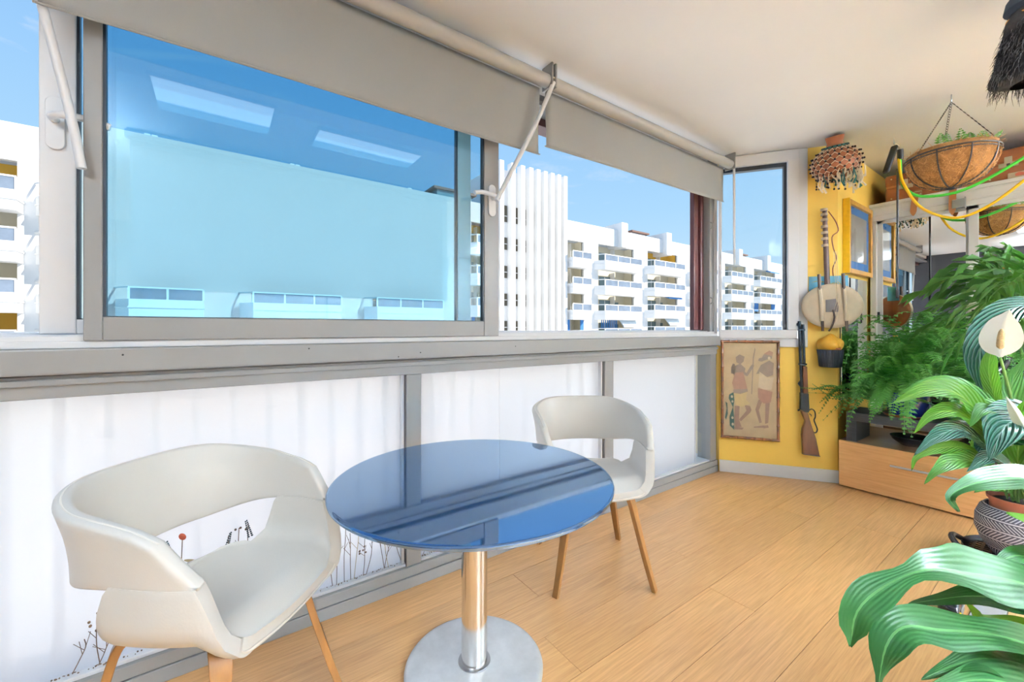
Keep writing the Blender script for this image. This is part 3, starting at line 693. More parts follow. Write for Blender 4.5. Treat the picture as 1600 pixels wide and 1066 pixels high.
rpoly('butt_stock', 'walnut', [(-.026,.535),(.022,.520),(.026,.49),(.036,.445),(.066,.33),(.086,.200),(-.022,.205),(-.026,.35),(-.020,.40),(-.002,.455),(-.016,.50)], .022, .056, .008)
rpoly('butt_plate', 'gunmetal', [(.086,.199),(.0865,.204),(-.0222,.209),(-.022,.204)], .021, .057, .001)
lp = [(.026,.535),(.048,.548),(.066,.530),(.068,.490),(.060,.468),(.066,.440),(.078,.400),(.070,.375),(.054,.375),(.042,.405),(.035,.445),(.050,.475),(.056,.50)]
MB().tube([CH(RP(*p)[0], .040, RP(*p)[1]) for p in bez([(a, b, 0) for a, b in lp[:10]], 28) for p in [(p.x, p.y)]], .0045, 6).build('lever', 'gunmetal', rf, smooth=True)
rpoly('trigger', 'gunmetal', [(.032,.515),(.045,.505),(.044,.490),(.040,.502),(.030,.508)], .036, .044, .001)

# ribbed navy wall pot with an ochre clay face
wp = thing('wall_pot', 'navy ribbed wall pot holding a lumpy ochre clay head below the lute', 'pot', CH(.735, .03, .87))
cpt = Vector(CH(.735, .055, 0))
MB().lathe([(0, .868), (.060, .868), (.066, .873), (.078, .985), (.081, .995), (.076, .997), (.070, .985), (0, .980)], 96, (cpt.x, cpt.y, 0), fn=lambda a, z: 1+.035*math.cos(a*32)).build('pot_body', 'navy', wp, smooth=True, ang=60)
hm = MB(); rows = []
for i in range(15):
    t = PI*i/14; row = []
    for k in range(24):
        a = 2*PI*k/24; rr = 1+.07*math.sin(3*a+2*t)+.05*math.sin(5*a-3*t)
        row.append((cpt.x+.080*rr*math.sin(t)*math.cos(a), cpt.y+.080*rr*math.sin(t)*math.sin(a), 1.032-.058*rr*math.cos(t)+.02*math.exp(-((t-PI)/.5)**2)))
    rows.append(row)
hd_ = hm.grid(rows, wrap=True).build('clay_head', 'ochreface', wp, smooth=True, ang=180)
ctr = Vector(CH(.735, .055, 1.03)); e_ = EDIR; n_ = NIN; fc = MB()
fc.tube(bez([ctr+e_*.02+n_*.068+Vector((0, 0, .03)), ctr+e_*.026+n_*.088+Vector((0, 0, .0)), ctr+e_*.024+n_*.080+Vector((0, 0, -.012))], 6), [.008, .012, .011, .010, .009, .006], 8); fc.build('nose', 'ochreface', hd_, smooth=True)
ey = MB(); ey.ball(ctr+e_*.002+n_*.076+Vector((0, 0, .014)), (.010, .010, .006)); ey.ball(ctr+e_*.045+n_*.064+Vector((0, 0, .014)), (.010, .010, .006)); ey.build('eyelid', 'ochreface', hd_, smooth=True)
mo = MB(); mo.tube([ctr+e_*.008+n_*.074+Vector((0, 0, -.022)), ctr+e_*.024+n_*.076+Vector((0, 0, -.026)), ctr+e_*.040+n_*.068+Vector((0, 0, -.022))], .005, 6); mo.build('lips', 'terracotta', hd_, smooth=True)

# netted gourd rattle
gd = thing('gourd_rattle', 'netted gourd rattle with seed beads and cream tassels high on the yellow wall', 'rattle', CH(.70, .15, 2.30))
gc = Vector(CH(.735, .155, 2.325)); ax = (NIN*.25+Vector((0, 0, .93))-EDIR*.12).normalized(); bx = EDIR-(EDIR.dot(ax))*ax; bx.normalize(); by = ax.cross(bx)
G3 = Matrix((bx, by, ax)).transposed()
prof = [(0, -.125), (.05, -.118), (.10, -.088), (.135, -.035), (.143, .015), (.125, .065), (.085, .105), (.052, .128), (.046, .150), (.055, .190), (.052, .192), (.042, .152), (0, .14)]
MB().lathe(prof, 40, gc, G3).build('gourd_shell', 'gourd', gd, smooth=True, ang=70)
def gr(z):
    for (r0, z0), (r1, z1) in zip(prof[:9], prof[1:9]):
        if z0 <= z <= z1: return r0+(r1-r0)*(z-z0)/(z1-z0+1e-9)
    return .05
def gp(a, z, d=.006): rr = gr(z)+d; return gc+G3 @ Vector((rr*math.cos(a), rr*math.sin(a), z))
net, beads = MB(), MB(); NZ, NA = 8, 18; zs_ = [.122-.029*i for i in range(NZ+1)]
for i in range(NZ):
    for k in range(NA):
        a0 = 2*PI*(k+.5*(i % 2))/NA
        z1 = zs_[i+1] if zs_[i+1] > -.118 else -.118; z0 = max(zs_[i], -.118)
        for s in (-1, 1):
            a1 = a0+s*PI/NA
            net.tube([gp(a0, z0), gp(a0, z0-(z0-z1)*.35), gp(a1, z1)], .0022, 4, caps=False)
        beads.ball(gp(a0, z0, .013), .0075, 6, 4)
net.build('net', 'string', gd); tag(beads.build('seed_beads', 'bead', gd), kind='stuff')
co_ = MB(); co_.tube([gp(2*PI*k/24, .122, .010) for k in range(24)], .009, 6, closed=True); co_.build('neck_binding', 'teal', gd, smooth=True)
ts, tl = MB(), MB()
for k in range(46):
    a = random.uniform(-.2*PI, 1.15*PI); p = gc+EDIR*(.125*math.cos(a))+NIN*(.04+.05*random.random())+Vector((0, 0, -.08-.03*random.random()))
    if k % 3: p = gc+EDIR*random.uniform(-.03, .12)+NIN*random.uniform(.06, .14)+Vector((0, 0, -.05-.05*random.random()))
    L_ = random.uniform(.06, .12); (tl if k % 4 == 0 else ts).tube([p, p+Vector((random.uniform(-.015, .015), random.uniform(-.015, .015), -L_*.6)), p+Vector((random.uniform(-.03, .03), random.uniform(-.02, .02), -L_))], [.0025, .0045, .007], 5)
    beads2 = MB()
tag(ts.build('cream_tassels', 'tassel', gd), kind='stuff'); tag(tl.build('teal_tassels', 'teal', gd), kind='stuff')
hb = MB()
for k in range(26):
    p = gc+EDIR*random.uniform(-.13, .10)+NIN*random.uniform(.03, .09)+Vector((0, 0, random.uniform(-.20, -.11))); hb.ball(p, .007, 6, 4); hb.tube([p, p+Vector((0.005, .004, .05))], .0012, 4)
tag(hb.build('hanging_beads', 'bead', gd), kind='stuff')

# skin-covered lute
lu = thing('skin_lute', 'hide-covered lute with ringed wooden neck hanging above the clay head', 'lute', CH(.74, .05, 1.15))
lc = Vector(CH(.742, 0, 1.318))
def LP(s, d, z): return CH(.742+s, d, 1.318+z)
body = MB(); rows = []
for i, (rr, d) in enumerate(((.0, .006), (.10, .010), (.165, .030), (.185, .058), (.187, .070))):
    rows.append([LP(rr*math.cos(a)*1.0, d, rr*.86*math.sin(a)) for a in [2*PI*k/40 for k in range(40)]])
body.grid(rows, wrap=True).build('gourd_bowl', 'gourd', lu, smooth=True)
sk = MB(); rows = []
for rr, d in ((.190, .050), (.191, .066), (.186, .076), (.15, .080), (.08, .083), (.0, .084)):
    rows.append([LP(rr*math.cos(a), d, rr*.86*math.sin(a)) for a in [2*PI*k/40 for k in range(40)]])
sk.grid(rows, wrap=True).build('hide_skin', 'hide', lu, smooth=True, ang=180)
MB().prism([(-.035, .045), (.030, .052), (.042, .00), (.042, -.045), (-.035, -.045)], .0835, .0865, lambda x, y, z: LP(x-.01, z, y)).build('bridge_patch', 'darkwood', lu)
for s in (-.085, .062):
    MB().tube([LP(s, .080, .235), LP(s+.004, .084, .12)], .011, 8).build('stick', 'darkwood', lu, smooth=True)
    MB().tube([LP(s+.02, .084, -.105), LP(s+.024, .080, -.185)], [.010, .008], 8).build('stick', 'darkwood', lu, smooth=True)
    MB().tube(bez([LP(s+.004, .080, .13), LP(s+.010, .087, .03), LP(s+.018, .084, -.11)], 8), .014, 8).build('hide_fold', 'hide', lu, smooth=True)
MB().tube([LP(-.022, .050, .10), LP(-.032, .050, .45), LP(-.040, .048, .72)], [.018, .017, .015], 12).build('neck', 'neck', lu, smooth=True)
for z in (.715, .68, .64, .59, .545, .50, .45): MB().tube([LP(-.022-.018*z/.72-.004, .050, z-.009), LP(-.022-.018*z/.72-.004, .050, z+.009)], .0225, 12).build('tuning_ring', 'hidewrap', lu, smooth=True)
MB().tube(bez([LP(-.02, .06, .70), LP(.02, .07, .62), LP(.04, .06, .55), LP(.0, .07, .51), LP(.006, .07, .43), LP(.025, .07, .35), LP(.004, .07, .28), LP(.006, .07, .22)], 26), .0035, 5).build('cord_loop', 'redcord', lu, smooth=True)
for s in (0, 1, 2): MB().tube([LP(.005+.01*s, .075, .40), LP(.02+.012*s, .09, .03), LP(-.02+.02*s, .086, -.12)], .0012, 4).build('string', 'string', lu)
MB().tube(bez([LP(.0, .088, -.03), LP(.008, .090, -.09), LP(-.012, .086, -.16), LP(-.025, .080, -.185)], 8), .006, 6).build('tail_knot', 'darkwood', lu, smooth=True)
# printed sea postcard behind it
pcx = thing('sea_postcard', 'small blue sea print with a palm branch tucked behind the lute', 'postcard', CH(.61, .01, 1.44))
chbox(MB(), .615, .86, .004, .010, 1.415, 1.545).build('card', 'sea', pcx)
lfp = MB()
for k in range(9):
    s0 = .63+.022*k; lfp.prism([(s0, 1.50+.012*math.sin(k)), (s0+.035, 1.515-.004*k), (s0+.03, 1.505-.004*k)], .0102, .0108, lambda x, y, z: CH(x, z, y))
lfp.build('printed_branch', 'palmprint', pcx)

# ---------------------------------------------------------------- return wall: ochre picture and mirror strip
bp_ = thing('blue_mount_picture', 'grey print in a blue mount and ochre frame on the return wall', 'picture', (4.18, 1.09, 1.57))
def FR(x0, x1, z0, z1, w, y0, y1, m, name):
    for a in ((x0, x0+w, z0, z1), (x1-w, x1, z0, z1)): MB().box(a[0], a[1], y0, y1, a[2], a[3]).build(name, m, bp_, bevel=.004)
    for a in ((x0+w, x1-w, z0, z0+w), (x0+w, x1-w, z1-w, z1)): MB().box(a[0], a[1], y0, y1, a[2], a[3]).build(name, m, bp_, bevel=.004)
FR(3.865, 4.430, 1.575, 2.135, .036, 1.052, 1.093, 'gold', 'frame_rail')
MB().box(3.858, 3.866, 1.050, 1.093, 1.573, 2.137).build('frame_edge', 'yframe', bp_)
MB().box(3.900, 4.395, 1.072, 1.090, 1.61, 2.10).build('mount', 'bluemat', bp_)
MB().box(3.965, 4.330, 1.068, 1.0715, 1.675, 2.035).build('print', 'print_grey', bp_)
MB().box(3.900, 4.395, 1.062, 1.064, 1.61, 2.10).build('picture_pane', 'picglass', bp_)
mr_ = thing('wall_mirror', 'plain mirror strip on the return wall below the blue-mounted picture', 'mirror', (4.1, 1.09, .62))
MB().box(3.80, 4.40, 1.082, 1.090, .62, 1.545).build('mirror_sheet', 'mirror', mr_); MB().box(3.795, 4.405, 1.0905, 1.094, .615, 1.55).build('backing', 'black', mr_)

# painting on the dark end wall (seen in the mirrors)
pt = thing('bird_painting', 'small framed painting with orange petals high on the dark wall, seen in the wardrobe mirror', 'picture', (-1.89, .7, 2.05))
MB().box(-1.898, -1.875, .48, .95, 2.03, 2.38).build('frame', 'black', pt, bevel=.004); MB().box(-1.875, -1.870, .50, .93, 2.05, 2.36).build('canvas', 'canvas', pt)
for k in range(4): MB().prism([(.62+.07*k, 2.12), (.70+.06*k, 2.2), (.66+.07*k, 2.33)], -1.8698, -1.869, lambda x, y, z: (z, x, y)).build('petal', 'orange' if k % 2 else 'dry_red', pt)
# ---------------------------------------------------------------- wardrobe with mirror doors
wd = thing('wardrobe', 'white wardrobe with sliding mirror doors in the recess behind the plants', 'wardrobe', (4.46, .1, 0))
WY0, WY1, WT = -.95, 1.075, 2.185
cb_ = MB(); cb_.box(4.51, 5.08, WY0, WY1, 0, .06); cb_.box(4.50, 5.08, WY1-.02, WY1, 0, WT); cb_.box(4.50, 5.08, WY0, WY0+.02, 0, WT); cb_.box(5.06, 5.08, WY0, WY1, 0, WT); cb_.box(4.50, 5.08, WY0, WY1, WT-.03, WT)
cb_.build('carcass', 'wardrobe', wd)
hd2 = MB(); hd2.box(4.452, 4.50, WY0, WY1, 2.045, 2.16); hd2.box(4.440, 4.50, WY0, WY1+.005, 2.160, 2.186); hd2.box(4.447, 4.50, WY0, WY1, 2.148, 2.160); hd2.box(4.446, 4.50, WY0, WY1, 2.085, 2.095)
hd2.build('header_cornice', 'wardrobe', wd, bevel=.003)
MB().box(4.455, 4.50, 1.035, WY1, .06, 2.045).build('side_stile', 'wardrobe', wd, bevel=.003)
for (a, b, x, lab) in ((.49, 1.05, 4.478, 1), (-.08, .52, 4.463, 0), (-.64, -.06, 4.478, 0)):
    d = MB()
    for q in ((a, a+.045), (b-.05, b)): d.box(x, x+.02, q[0], q[1], .065, 2.05)
    d.box(x, x+.02, a, b, .065, .12); d.box(x, x+.02, a, b, 2.02, 2.05)
    dd = d.build('sliding_door', 'wardrobe', wd, bevel=.002)
    MB().box(x+.006, x+.010, a+.045, b-.05, .12, 2.02).build('mirror_panel', 'mirror', dd)
    MB().box(x-.002, x+.002, b-.032, b-.016, 1.20, 1.29).build('finger_pull', 'black', dd)
cl_ = MB(); cl_.box(4.425, 4.452, .535, .60, 2.04, 2.105); cl_.box(4.425, 4.445, .528, .536, 2.03, 2.115)
tag(cl_.build('door_clamp', 'alu', bevel=.004), 'small white clamp on the wardrobe header beside the strap', 'clamp')

# suitcase on top
st = thing('suitcase', 'old tan leather suitcase with brass latches lying on the wardrobe', 'suitcase', (4.7, .6, WT))
SY0, SY1 = .17, .99
MB().box(4.50, 4.98, SY0, SY1, WT+.001, WT+.125).build('lower_shell', 'suitcase', st, bevel=.014)
MB().box(4.497, 4.98, SY0-.002, SY1+.002, WT+.128, WT+.225).build('lid', 'suitcase', st, bevel=.016)
MB().box(4.492, 4.50, SY0+.01, SY1-.01, WT+.118, WT+.134).build('edge_trim', 'strap', st, bevel=.003)
for y in (.865, .335):
    l = MB().box(4.484, 4.497, y-.045, y+.045, WT+.095, WT+.125).build('latch', 'brass', st, bevel=.002)
    MB().box(4.478, 4.486, y-.018, y+.018, WT+.120, WT+.165).build('hasp', 'brass', l, bevel=.002)
    MB().box(4.480, 4.486, y-.008, y+.008, WT+.102, WT+.118).build('keyhole_plate', 'darkwood', l)
h = MB(); h.tube(bez([(4.495, .70, WT+.11), (4.475, .70, WT+.085), (4.470, .64, WT+.07), (4.470, .56, WT+.07), (4.475, .50, WT+.085), (4.495, .50, WT+.11)], 18), .010, 8); h.build('handle', 'strap', st, smooth=True)
rv = MB()
for y in (.2, .25, .42, .78, .95): rv.ball((4.496, y, WT+.03), .006, 6, 4)
for y in (.2, .95): rv.ball((4.494, y, WT+.19), .006, 6, 4)
rv.build('rivets', 'brass', st)
s2 = thing('leather_case', 'narrow tan leather case behind the netted latch end of the wardrobe top', 'case', (4.7, -.25, WT))
MB().box(4.53, 4.95, -.70, .14, WT+.001, WT+.18).build('case_body', 'suitcase', s2, bevel=.02); MB().box(4.522, 4.955, -.705, .145, WT+.120, WT+.130).build('edge_trim', 'strap', s2)
s2['label'] = 'second tan leather case right of the latched suitcase on the wardrobe'
tb2 = thing('biscuit_tin', 'low cream tin with red patches on the wardrobe edge under the right latch', 'tin', (4.46, .2, WT))
MB().box(4.446, 4.485, -.05, .335, WT+.0015, WT+.040).build('tin_body', 'fig_pale', tb2, bevel=.004)
for k in range(6): MB().prism([(.30-.06*k, WT+.012), (.265-.06*k, WT+.010), (.262-.06*k, WT+.030), (.285-.06*k, WT+.036), (.302-.06*k, WT+.028)], 4.4448, 4.4458, lambda y, z, x: (x, y, z)).build('red_patch', 'dry_red', tb2)
for i, (y, l0, l1) in enumerate(((.785, .205, .150), (.592, .205, .190))):
    t = thing('luggage_strap', ('brown pointed leather strap dangling over the wardrobe header, left of two', 'brown pointed leather strap dangling over the wardrobe header, beside the clamp')[i], 'strap', (4.44, y, WT))
    pr = []
    for k in range(13):
        z = WT+.06-(.06+l1)*k/12; xx = 4.474-.044*ss(0, .35, k/12); yy = y+.022*math.sin(k/12*1.7)*(1 if i == 0 else .2); w = .019 if k < 11 else (.014 if k == 11 else .003)
        pr.append([(xx, yy-w, z), (xx, yy+w, z)])
    MB().grid(pr).build('strap_tail', 'strap', t, solid=.004, soff=0)
    bk = MB(); bk.tube([(4.436, y-.024, WT+.01), (4.436, y+.024, WT+.01), (4.436, y+.024, WT+.035), (4.436, y-.024, WT+.035)], .003, 6, closed=True); bk.build('buckle', 'brass', t, smooth=True)

# ---------------------------------------------------------------- drawer unit and black bridge shelf
un = thing('drawer_unit', 'low oak-veneer drawer unit with a slim steel handle below the plants', 'cabinet', (3.9, .3, 0))
UY0, UY1, UX = -.75, 1.072, 3.703
MB().box(UX+.022, 4.43, UY0, UY1-.004, .012, .322).build('carcass', 'unit_wood', un)
MB().box(UX+.012, 4.435, UY0, UY1, .322, .3385).build('top_panel', 'unit_top', un, bevel=.002)
d1 = MB().box(UX, UX+.020, UY0+.75, UY1, .010, .336).build('drawer_front', 'unit_wood', un, bevel=.002)
d2 = MB().box(UX, UX+.020, UY0, UY0+.746, .010, .336).build('drawer_front', 'unit_wood', un, bevel=.002)
for dd, a, b in ((d1, .355, .785), (d2, -.65, -.25)):
    hm_ = MB(); hm_.tube([(UX-.022, a, .228), (UX-.022, b, .228)], .0068, 10); hm_.tube([(UX, a+.05, .228), (UX-.022, a+.05, .228)], .004, 8); hm_.tube([(UX, b-.05, .228), (UX-.022, b-.05, .228)], .004, 8)
    hm_.build('bar_handle', 'bar', dd, smooth=True)
bs = thing('bridge_shelf', 'charcoal bridge shelf standing on the oak drawer unit', 'shelf', (3.9, .4, .339))
MB().box(3.725, 4.03, -.55, 1.035, .487, .549).build('shelf_board', 'shelf', bs, bevel=.002)
MB().box(3.725, 4.03, .975, 1.035, .339, .487).build('leg', 'shelf', bs, bevel=.002); MB().box(3.725, 4.03, -.55, -.49, .339, .487).build('leg', 'shelf', bs, bevel=.002)
dk = thing('dark_bowl', 'shallow black bowl on the unit top under the charcoal shelf', 'bowl', (3.93, .72, .339))
MB().lathe([(0, .340), (.06, .340), (.105, .375), (.118, .400), (.112, .400), (.098, .378), (.05, .350), (0, .348)], 40, (3.93, .72, 0)).build('bowl_body', 'blackgloss', dk, smooth=True, ang=60)

# ---------------------------------------------------------------- hanging basket
hbk = thing('hanging_basket', 'coir-lined wire hanging basket on three chains below the ceiling', 'hanging basket', (3.50, .475, CZ))
HC = Vector((3.44, .470, 0)); RZ, BZ, RR = 2.150, 1.965, .190
def bp(t, a, d=0):   # basket profile: t 0 bottom .. 1 rim
    th = t*PI/2; r = RR*math.sin(th)**.85; z = BZ+(RZ-BZ)*(1-math.cos(th))**.95
    return Vector((HC.x+(r+d)*math.cos(a), HC.y+(r+d)*math.sin(a), z-d*.5))
rows = []; random.seed(3)
for i in range(15):
    t = i/14; rows.append([bp(max(t, .001), 2*PI*k/60, -.010+.006*abs(math.sin(4.5*(2*PI*k/60)))**.5+random.uniform(-.002, .002))+Vector((0, 0, .022*(t > .95))) for k in range(60)])
for i in range(3): rows.append([Vector((HC.x+(RR-.02-.035*i)*math.cos(2*PI*k/60), HC.y+(RR-.02-.035*i)*math.sin(2*PI*k/60), RZ+.020-.03*i+random.uniform(-.003, .003))) for k in range(60)])
MB().grid(rows, wrap=True).build('coir_liner', 'coir', hbk, smooth=True, ang=180)
MB().lathe([(0, RZ-.030), (RR-.08, RZ-.035)], 40, HC).build('soil', 'soil', hbk)
wr = MB(); wr.tube([bp(1, 2*PI*k/48, .004) for k in range(48)], .0045, 6, closed=True); wr.tube([bp(.94, 2*PI*k/48, .004) for k in range(48)], .003, 6, closed=True)
for k in range(9):
    a = 2*PI*(k+.3)/9; wr.tube([bp(j/12, a, .004) for j in range(13)], .0036, 6)
wr.ball((HC.x, HC.y, BZ-.006), (.022, .022, .007)); wr.build('wire_frame', 'black', hbk, smooth=True)
fb = MB()
for k in range(1500):
    a = random.uniform(0, 2*PI); t = random.random()**.6; p = bp(t, a, .001); q = bp(min(1.03, max(.02, t+random.uniform(-.09, .09))), a+random.uniform(-.13, .13), random.uniform(.0, .006)); mid = (p+q)/2+Vector((random.uniform(-.006, .006), random.uniform(-.006, .006), random.uniform(-.006, .004)))
    fb.tube([p, mid, q], .0008, 3, caps=False)
for k in range(200):
    a = random.uniform(0, 2*PI); p = bp(1, a, -.005)+Vector((0, 0, .02)); fb.tube([p, p+Vector((random.uniform(-.03, .03), random.uniform(-.03, .03), random.uniform(-.01, .025)))], .0008, 3, caps=False)
tag(fb.build('loose_fibres', 'fibre', hbk), kind='stuff')
hook = Vector((3.50, .475, CZ)); hk = Vector((3.50, .475, CZ-.045))
MB().tube([hook, hook+Vector((0, 0, -.02)), hook+Vector((.012, 0, -.035)), hook+Vector((0, 0, -.05)), hook+Vector((-.012, 0, -.038))], .0025, 6).build('ceiling_hook', 'steel', hbk, smooth=True)
for k in range(3):
    a = math.radians((20, 145, 262)[k]); tip = bp(1, a, 0)+Vector((0, 0, .01)); ch = MB(); n = 26
    for i in range(n):
        p = hk.lerp(tip, (i+.5)/n); d = (tip-hk).normalized(); side = d.cross(Vector((0, 0, 1)) if i % 2 else Vector((math.cos(a), math.sin(a), .3))).normalized(); L = (tip-hk).length/n*.68
        ch.tube([p+d*L*math.cos(q)+side*.0042*math.sin(q) for q in [2*PI*j/8 for j in range(8)]], .0013, 4, closed=True)
    ch.build('chain', 'black', hbk)

def frond(mb, pts, n, wid, leaf_w, droop=.25, taper=1.0, stemr=.0016, up=Vector((0, 0, 1)), curl=0, lmax=.16, seed=0):
    """pinnate frond: rachis + n leaflet pairs, each leaflet four faces folded along its middle"""
    R = bez(pts, n*2+2); mb.tube(R[::2], [stemr*(1-.7*i/len(R[::2])) for i in range(len(R[::2]))], 4, caps=False)
    for i in range(2, len(R)-1, 2):
        u = i/(len(R)-1); T = (R[i+1]-R[i-1]).normalized(); sd = T.cross(up)
        if sd.length < .05: sd = T.cross(Vector((1, 0, 0)))
        sd.normalize(); nm = sd.cross(T).normalized()
        L = wid*(math.sin(PI*min(1, (u*.93+.07))**.75)**.7)*taper; wv = leaf_w*(.55+.45*L/wid)
        for s in (-1, 1):
            dr = (sd*s+T*(.35+curl*u)+Vector((0, 0, -droop))).normalized(); b = R[i]; j = random.uniform(.9, 1.1)
            w = dr.cross(nm).normalized()*wv
            m1 = b+dr*L*.45*j+nm*.004; tip = b+dr*L*j+Vector((0, 0, -droop*L*.35))
            mb.add([b, m1+w, tip, m1-w, b+dr*L*.25+nm*.002], [(0, 1, 2, 4), (4, 2, 3, 0)])

def leaf(name, m, parent, pts, width, hint=(-.5, -.3, .8), n=18, fold=.25, ruf=.0, peak=.42, mc=4, base=.08, tip=.0, twist=0, wprof=None):
    R = bez(pts, n); rows, uvs = [], []; hint = Vector(hint).normalized(); tot = sum((R[i+1]-R[i]).length for i in range(n-1)); acc = 0; ph = random.random()*6
    for i in range(n):
        if i: acc += (R[i]-R[i-1]).length
        u = acc/tot; T = (R[min(i+1, n-1)]-R[max(i-1, 0)]).normalized(); sd = T.cross(hint)
        if sd.length < .1: sd = T.cross(Vector((.3, 1, .1)))
        sd.normalize(); nm = sd.cross(T).normalized()
        if twist: q = Matrix.Rotation(twist*u, 3, T); sd = q @ sd; nm = q @ nm
        if u < base: w = width*.035
        else:
            v = (u-base)/(1-base); ac = 1-.35*ss(.72, .93, v); w = ac*width*.5*(math.sin(PI*min(1, v**(math.log(.5)/math.log(peak))))**.75)*(1-tip)+width*.5*tip*(1-v)+.0006
        if wprof:
            for (u0, w0), (u1, w1) in zip(wprof, wprof[1:]):
                if u0 <= u <= u1+1e-6: q = (u-u0)/(u1-u0); q = q*q*(3-2*q); w = width*.5*(w0+(w1-w0)*q)+.0006; break
        row, uv = [], []
        for k in range(-mc, mc+1):
            c = k/mc; lift = fold*abs(c)*w+ruf*abs(c)*math.sin(u*23+ph+(1.5 if c > 0 else 0))
            row.append(R[i]+sd*c*w*(1-.12*fold*abs(c))+nm*lift); uv.append((.5+.5*c, u))
        rows.append(row); uvs.append(uv)
    return MB().grid(rows, uvs).build(name, m, parent, smooth=True, ang=180)

random.seed(11)
for k in range(36):
    a = random.uniform(0, 2*PI); r = random.uniform(0, .16); p = HC+Vector((r*math.cos(a), r*math.sin(a), RZ-.035)); h = random.uniform(.06, .16); q = p+Vector((random.uniform(-.06, .06), random.uniform(-.06, .06), h))
    m = MB(); frond(m, [p, p.lerp(q, .5)+Vector((0, 0, .02)), q], 9, .030, .0075, .15); m.build('frond', 'fern', hbk)

# ---------------------------------------------------------------- resistance bands on ceiling hooks and the black cord
ex = thing('exercise_bands', 'green and yellow exercise bands with a black handle slung from a ceiling hook', 'exercise bands', (3.97, .82, CZ))
MB().tube(bez([(3.97, .826, CZ), (3.975, .826, CZ-.04), (3.99, .82, CZ-.055), (3.98, .815, CZ-.075), (3.965, .82, CZ-.06)], 14), .003, 6).build('ceiling_hook', 'steel', ex, smooth=True)
hdl = MB(); hdl.obox((3.938, .838, 2.37), ((.40, -.17, 1.05), (.3, .95, .04), (1, 0, -.4)), (.108, .022, .014)); hdl.build('black_handle', 'black', ex, bevel=.010, smooth=True)
MB().tube(bez([(3.972, .82, 2.485), (3.99, .80, 2.46), (3.985, .795, 2.40)], 8), .008, 8).build('webbing', 'brass', ex, smooth=True)
MB().tube([(3.985, .795, 2.435), (3.984, .794, 2.365)], .018, 10).build('clip_sleeve', 'black', ex, smooth=True)
def sag(pts, r, name, m): MB().tube(bez(pts, 40), r, 8).build(name, m, ex, smooth=True)
sag([(3.985, .795, 2.37), (3.975, .79, 2.25), (3.96, .765, 2.15), (3.95, .68, 2.065), (3.95, .50, 2.05), (3.95, .30, 2.14), (3.95, .10, 2.28), (3.95, -.10, 2.42)], .0095, 'green_band', 'cordg')
sag([(3.975, .80, 2.37), (3.962, .79, 2.27), (3.945, .765, 2.165), (3.94, .678, 1.984), (3.94, .526, 1.88), (3.94, .387, 1.915), (3.94, .235, 2.04), (3.94, .05, 2.23), (3.94, -.10, 2.41)], .0085, 'yellow_band', 'cordy')
MB().tube(bez([(3.945, -.10, CZ), (3.945, -.10, 2.47), (3.96, -.10, 2.43), (3.945, -.10, 2.40)], 10), .003, 6).build('ceiling_hook', 'steel', ex, smooth=True)
ck = thing('mirror_cord', 'straight black cord hanging from the band hook in front of the mirror', 'cord', (3.985, .80, 2.2))
MB().tube([(3.972, .806, 2.30), (3.972, .806, 1.42)], .0065, 8).build('cord', 'black', ck, smooth=True); MB().tube([(3.972, .806, 1.43), (3.972, .806, 1.37)], .010, 8).build('end_stop', 'black', ck, smooth=True)

# ---------------------------------------------------------------- grey wool charm at the ceiling
ch_ = thing('wool_charm', 'shaggy charcoal wool charm with slate-blue cap hanging from the ceiling at top right', 'ornament', (2.58, .12, CZ))
fc_ = Vector((2.575, .125, 0)); rows = []
for i in range(13):
    t = i/12; z = 2.40-.29*t; r = .05+.055*t**.7+.012*math.sin(t*9); r *= (1 if i < 12 else .55)
    rows.append([fc_+Vector((r*math.cos(a)*(1+.1*math.sin(3*a+4*t)), r*math.sin(a)*(1+.1*math.sin(3*a+4*t)), z)) for a in [2*PI*k/28 for k in range(28)]])
MB().grid(rows, wrap=True).build('wool_body', 'fur', ch_, smooth=True, ang=180)
f1, f2 = MB(), MB(); random.seed(5)
for k in range(2600):
    a = random.uniform(0, 2*PI); t = random.random(); z = 2.40-.28*t; r = .05+.055*t**.7; p = fc_+Vector((r*math.cos(a), r*math.sin(a), z)); o = Vector((math.cos(a), math.sin(a), 0))
    d = o*random.uniform(.004, .022)+Vector((random.uniform(-.012, .012), random.uniform(-.012, .012), -random.uniform(.02, .065)))
    (f1 if k % 3 else f2).tube([p, p+d*.5+o*.006, p+d], [.0011, .0009, .0004], 3, caps=False)
tag(f1.build('wool_strands', 'fur', ch_), kind='stuff'); tag(f2.build('light_wool_strands', 'furlite', ch_), kind='stuff')
MB().lathe([(.0, CZ-.01), (.035, CZ-.02), (.075, 2.44), (.082, 2.405), (.060, 2.39), (0, 2.385)], 24, fc_).build('felt_cap', 'capblue', ch_, smooth=True)
MB().tube([fc_+Vector((.070*math.cos(2*PI*k/30), .070*math.sin(2*PI*k/30), 2.385+.02*math.sin(2*PI*k/30+2.4))) for k in range(30)], .006, 6, closed=True).build('cord_band', 'orange', ch_, smooth=True)
MB().ball(fc_+Vector((-.090, -.03, 2.29)), .012).build('white_bead', 'white', ch_, smooth=True)

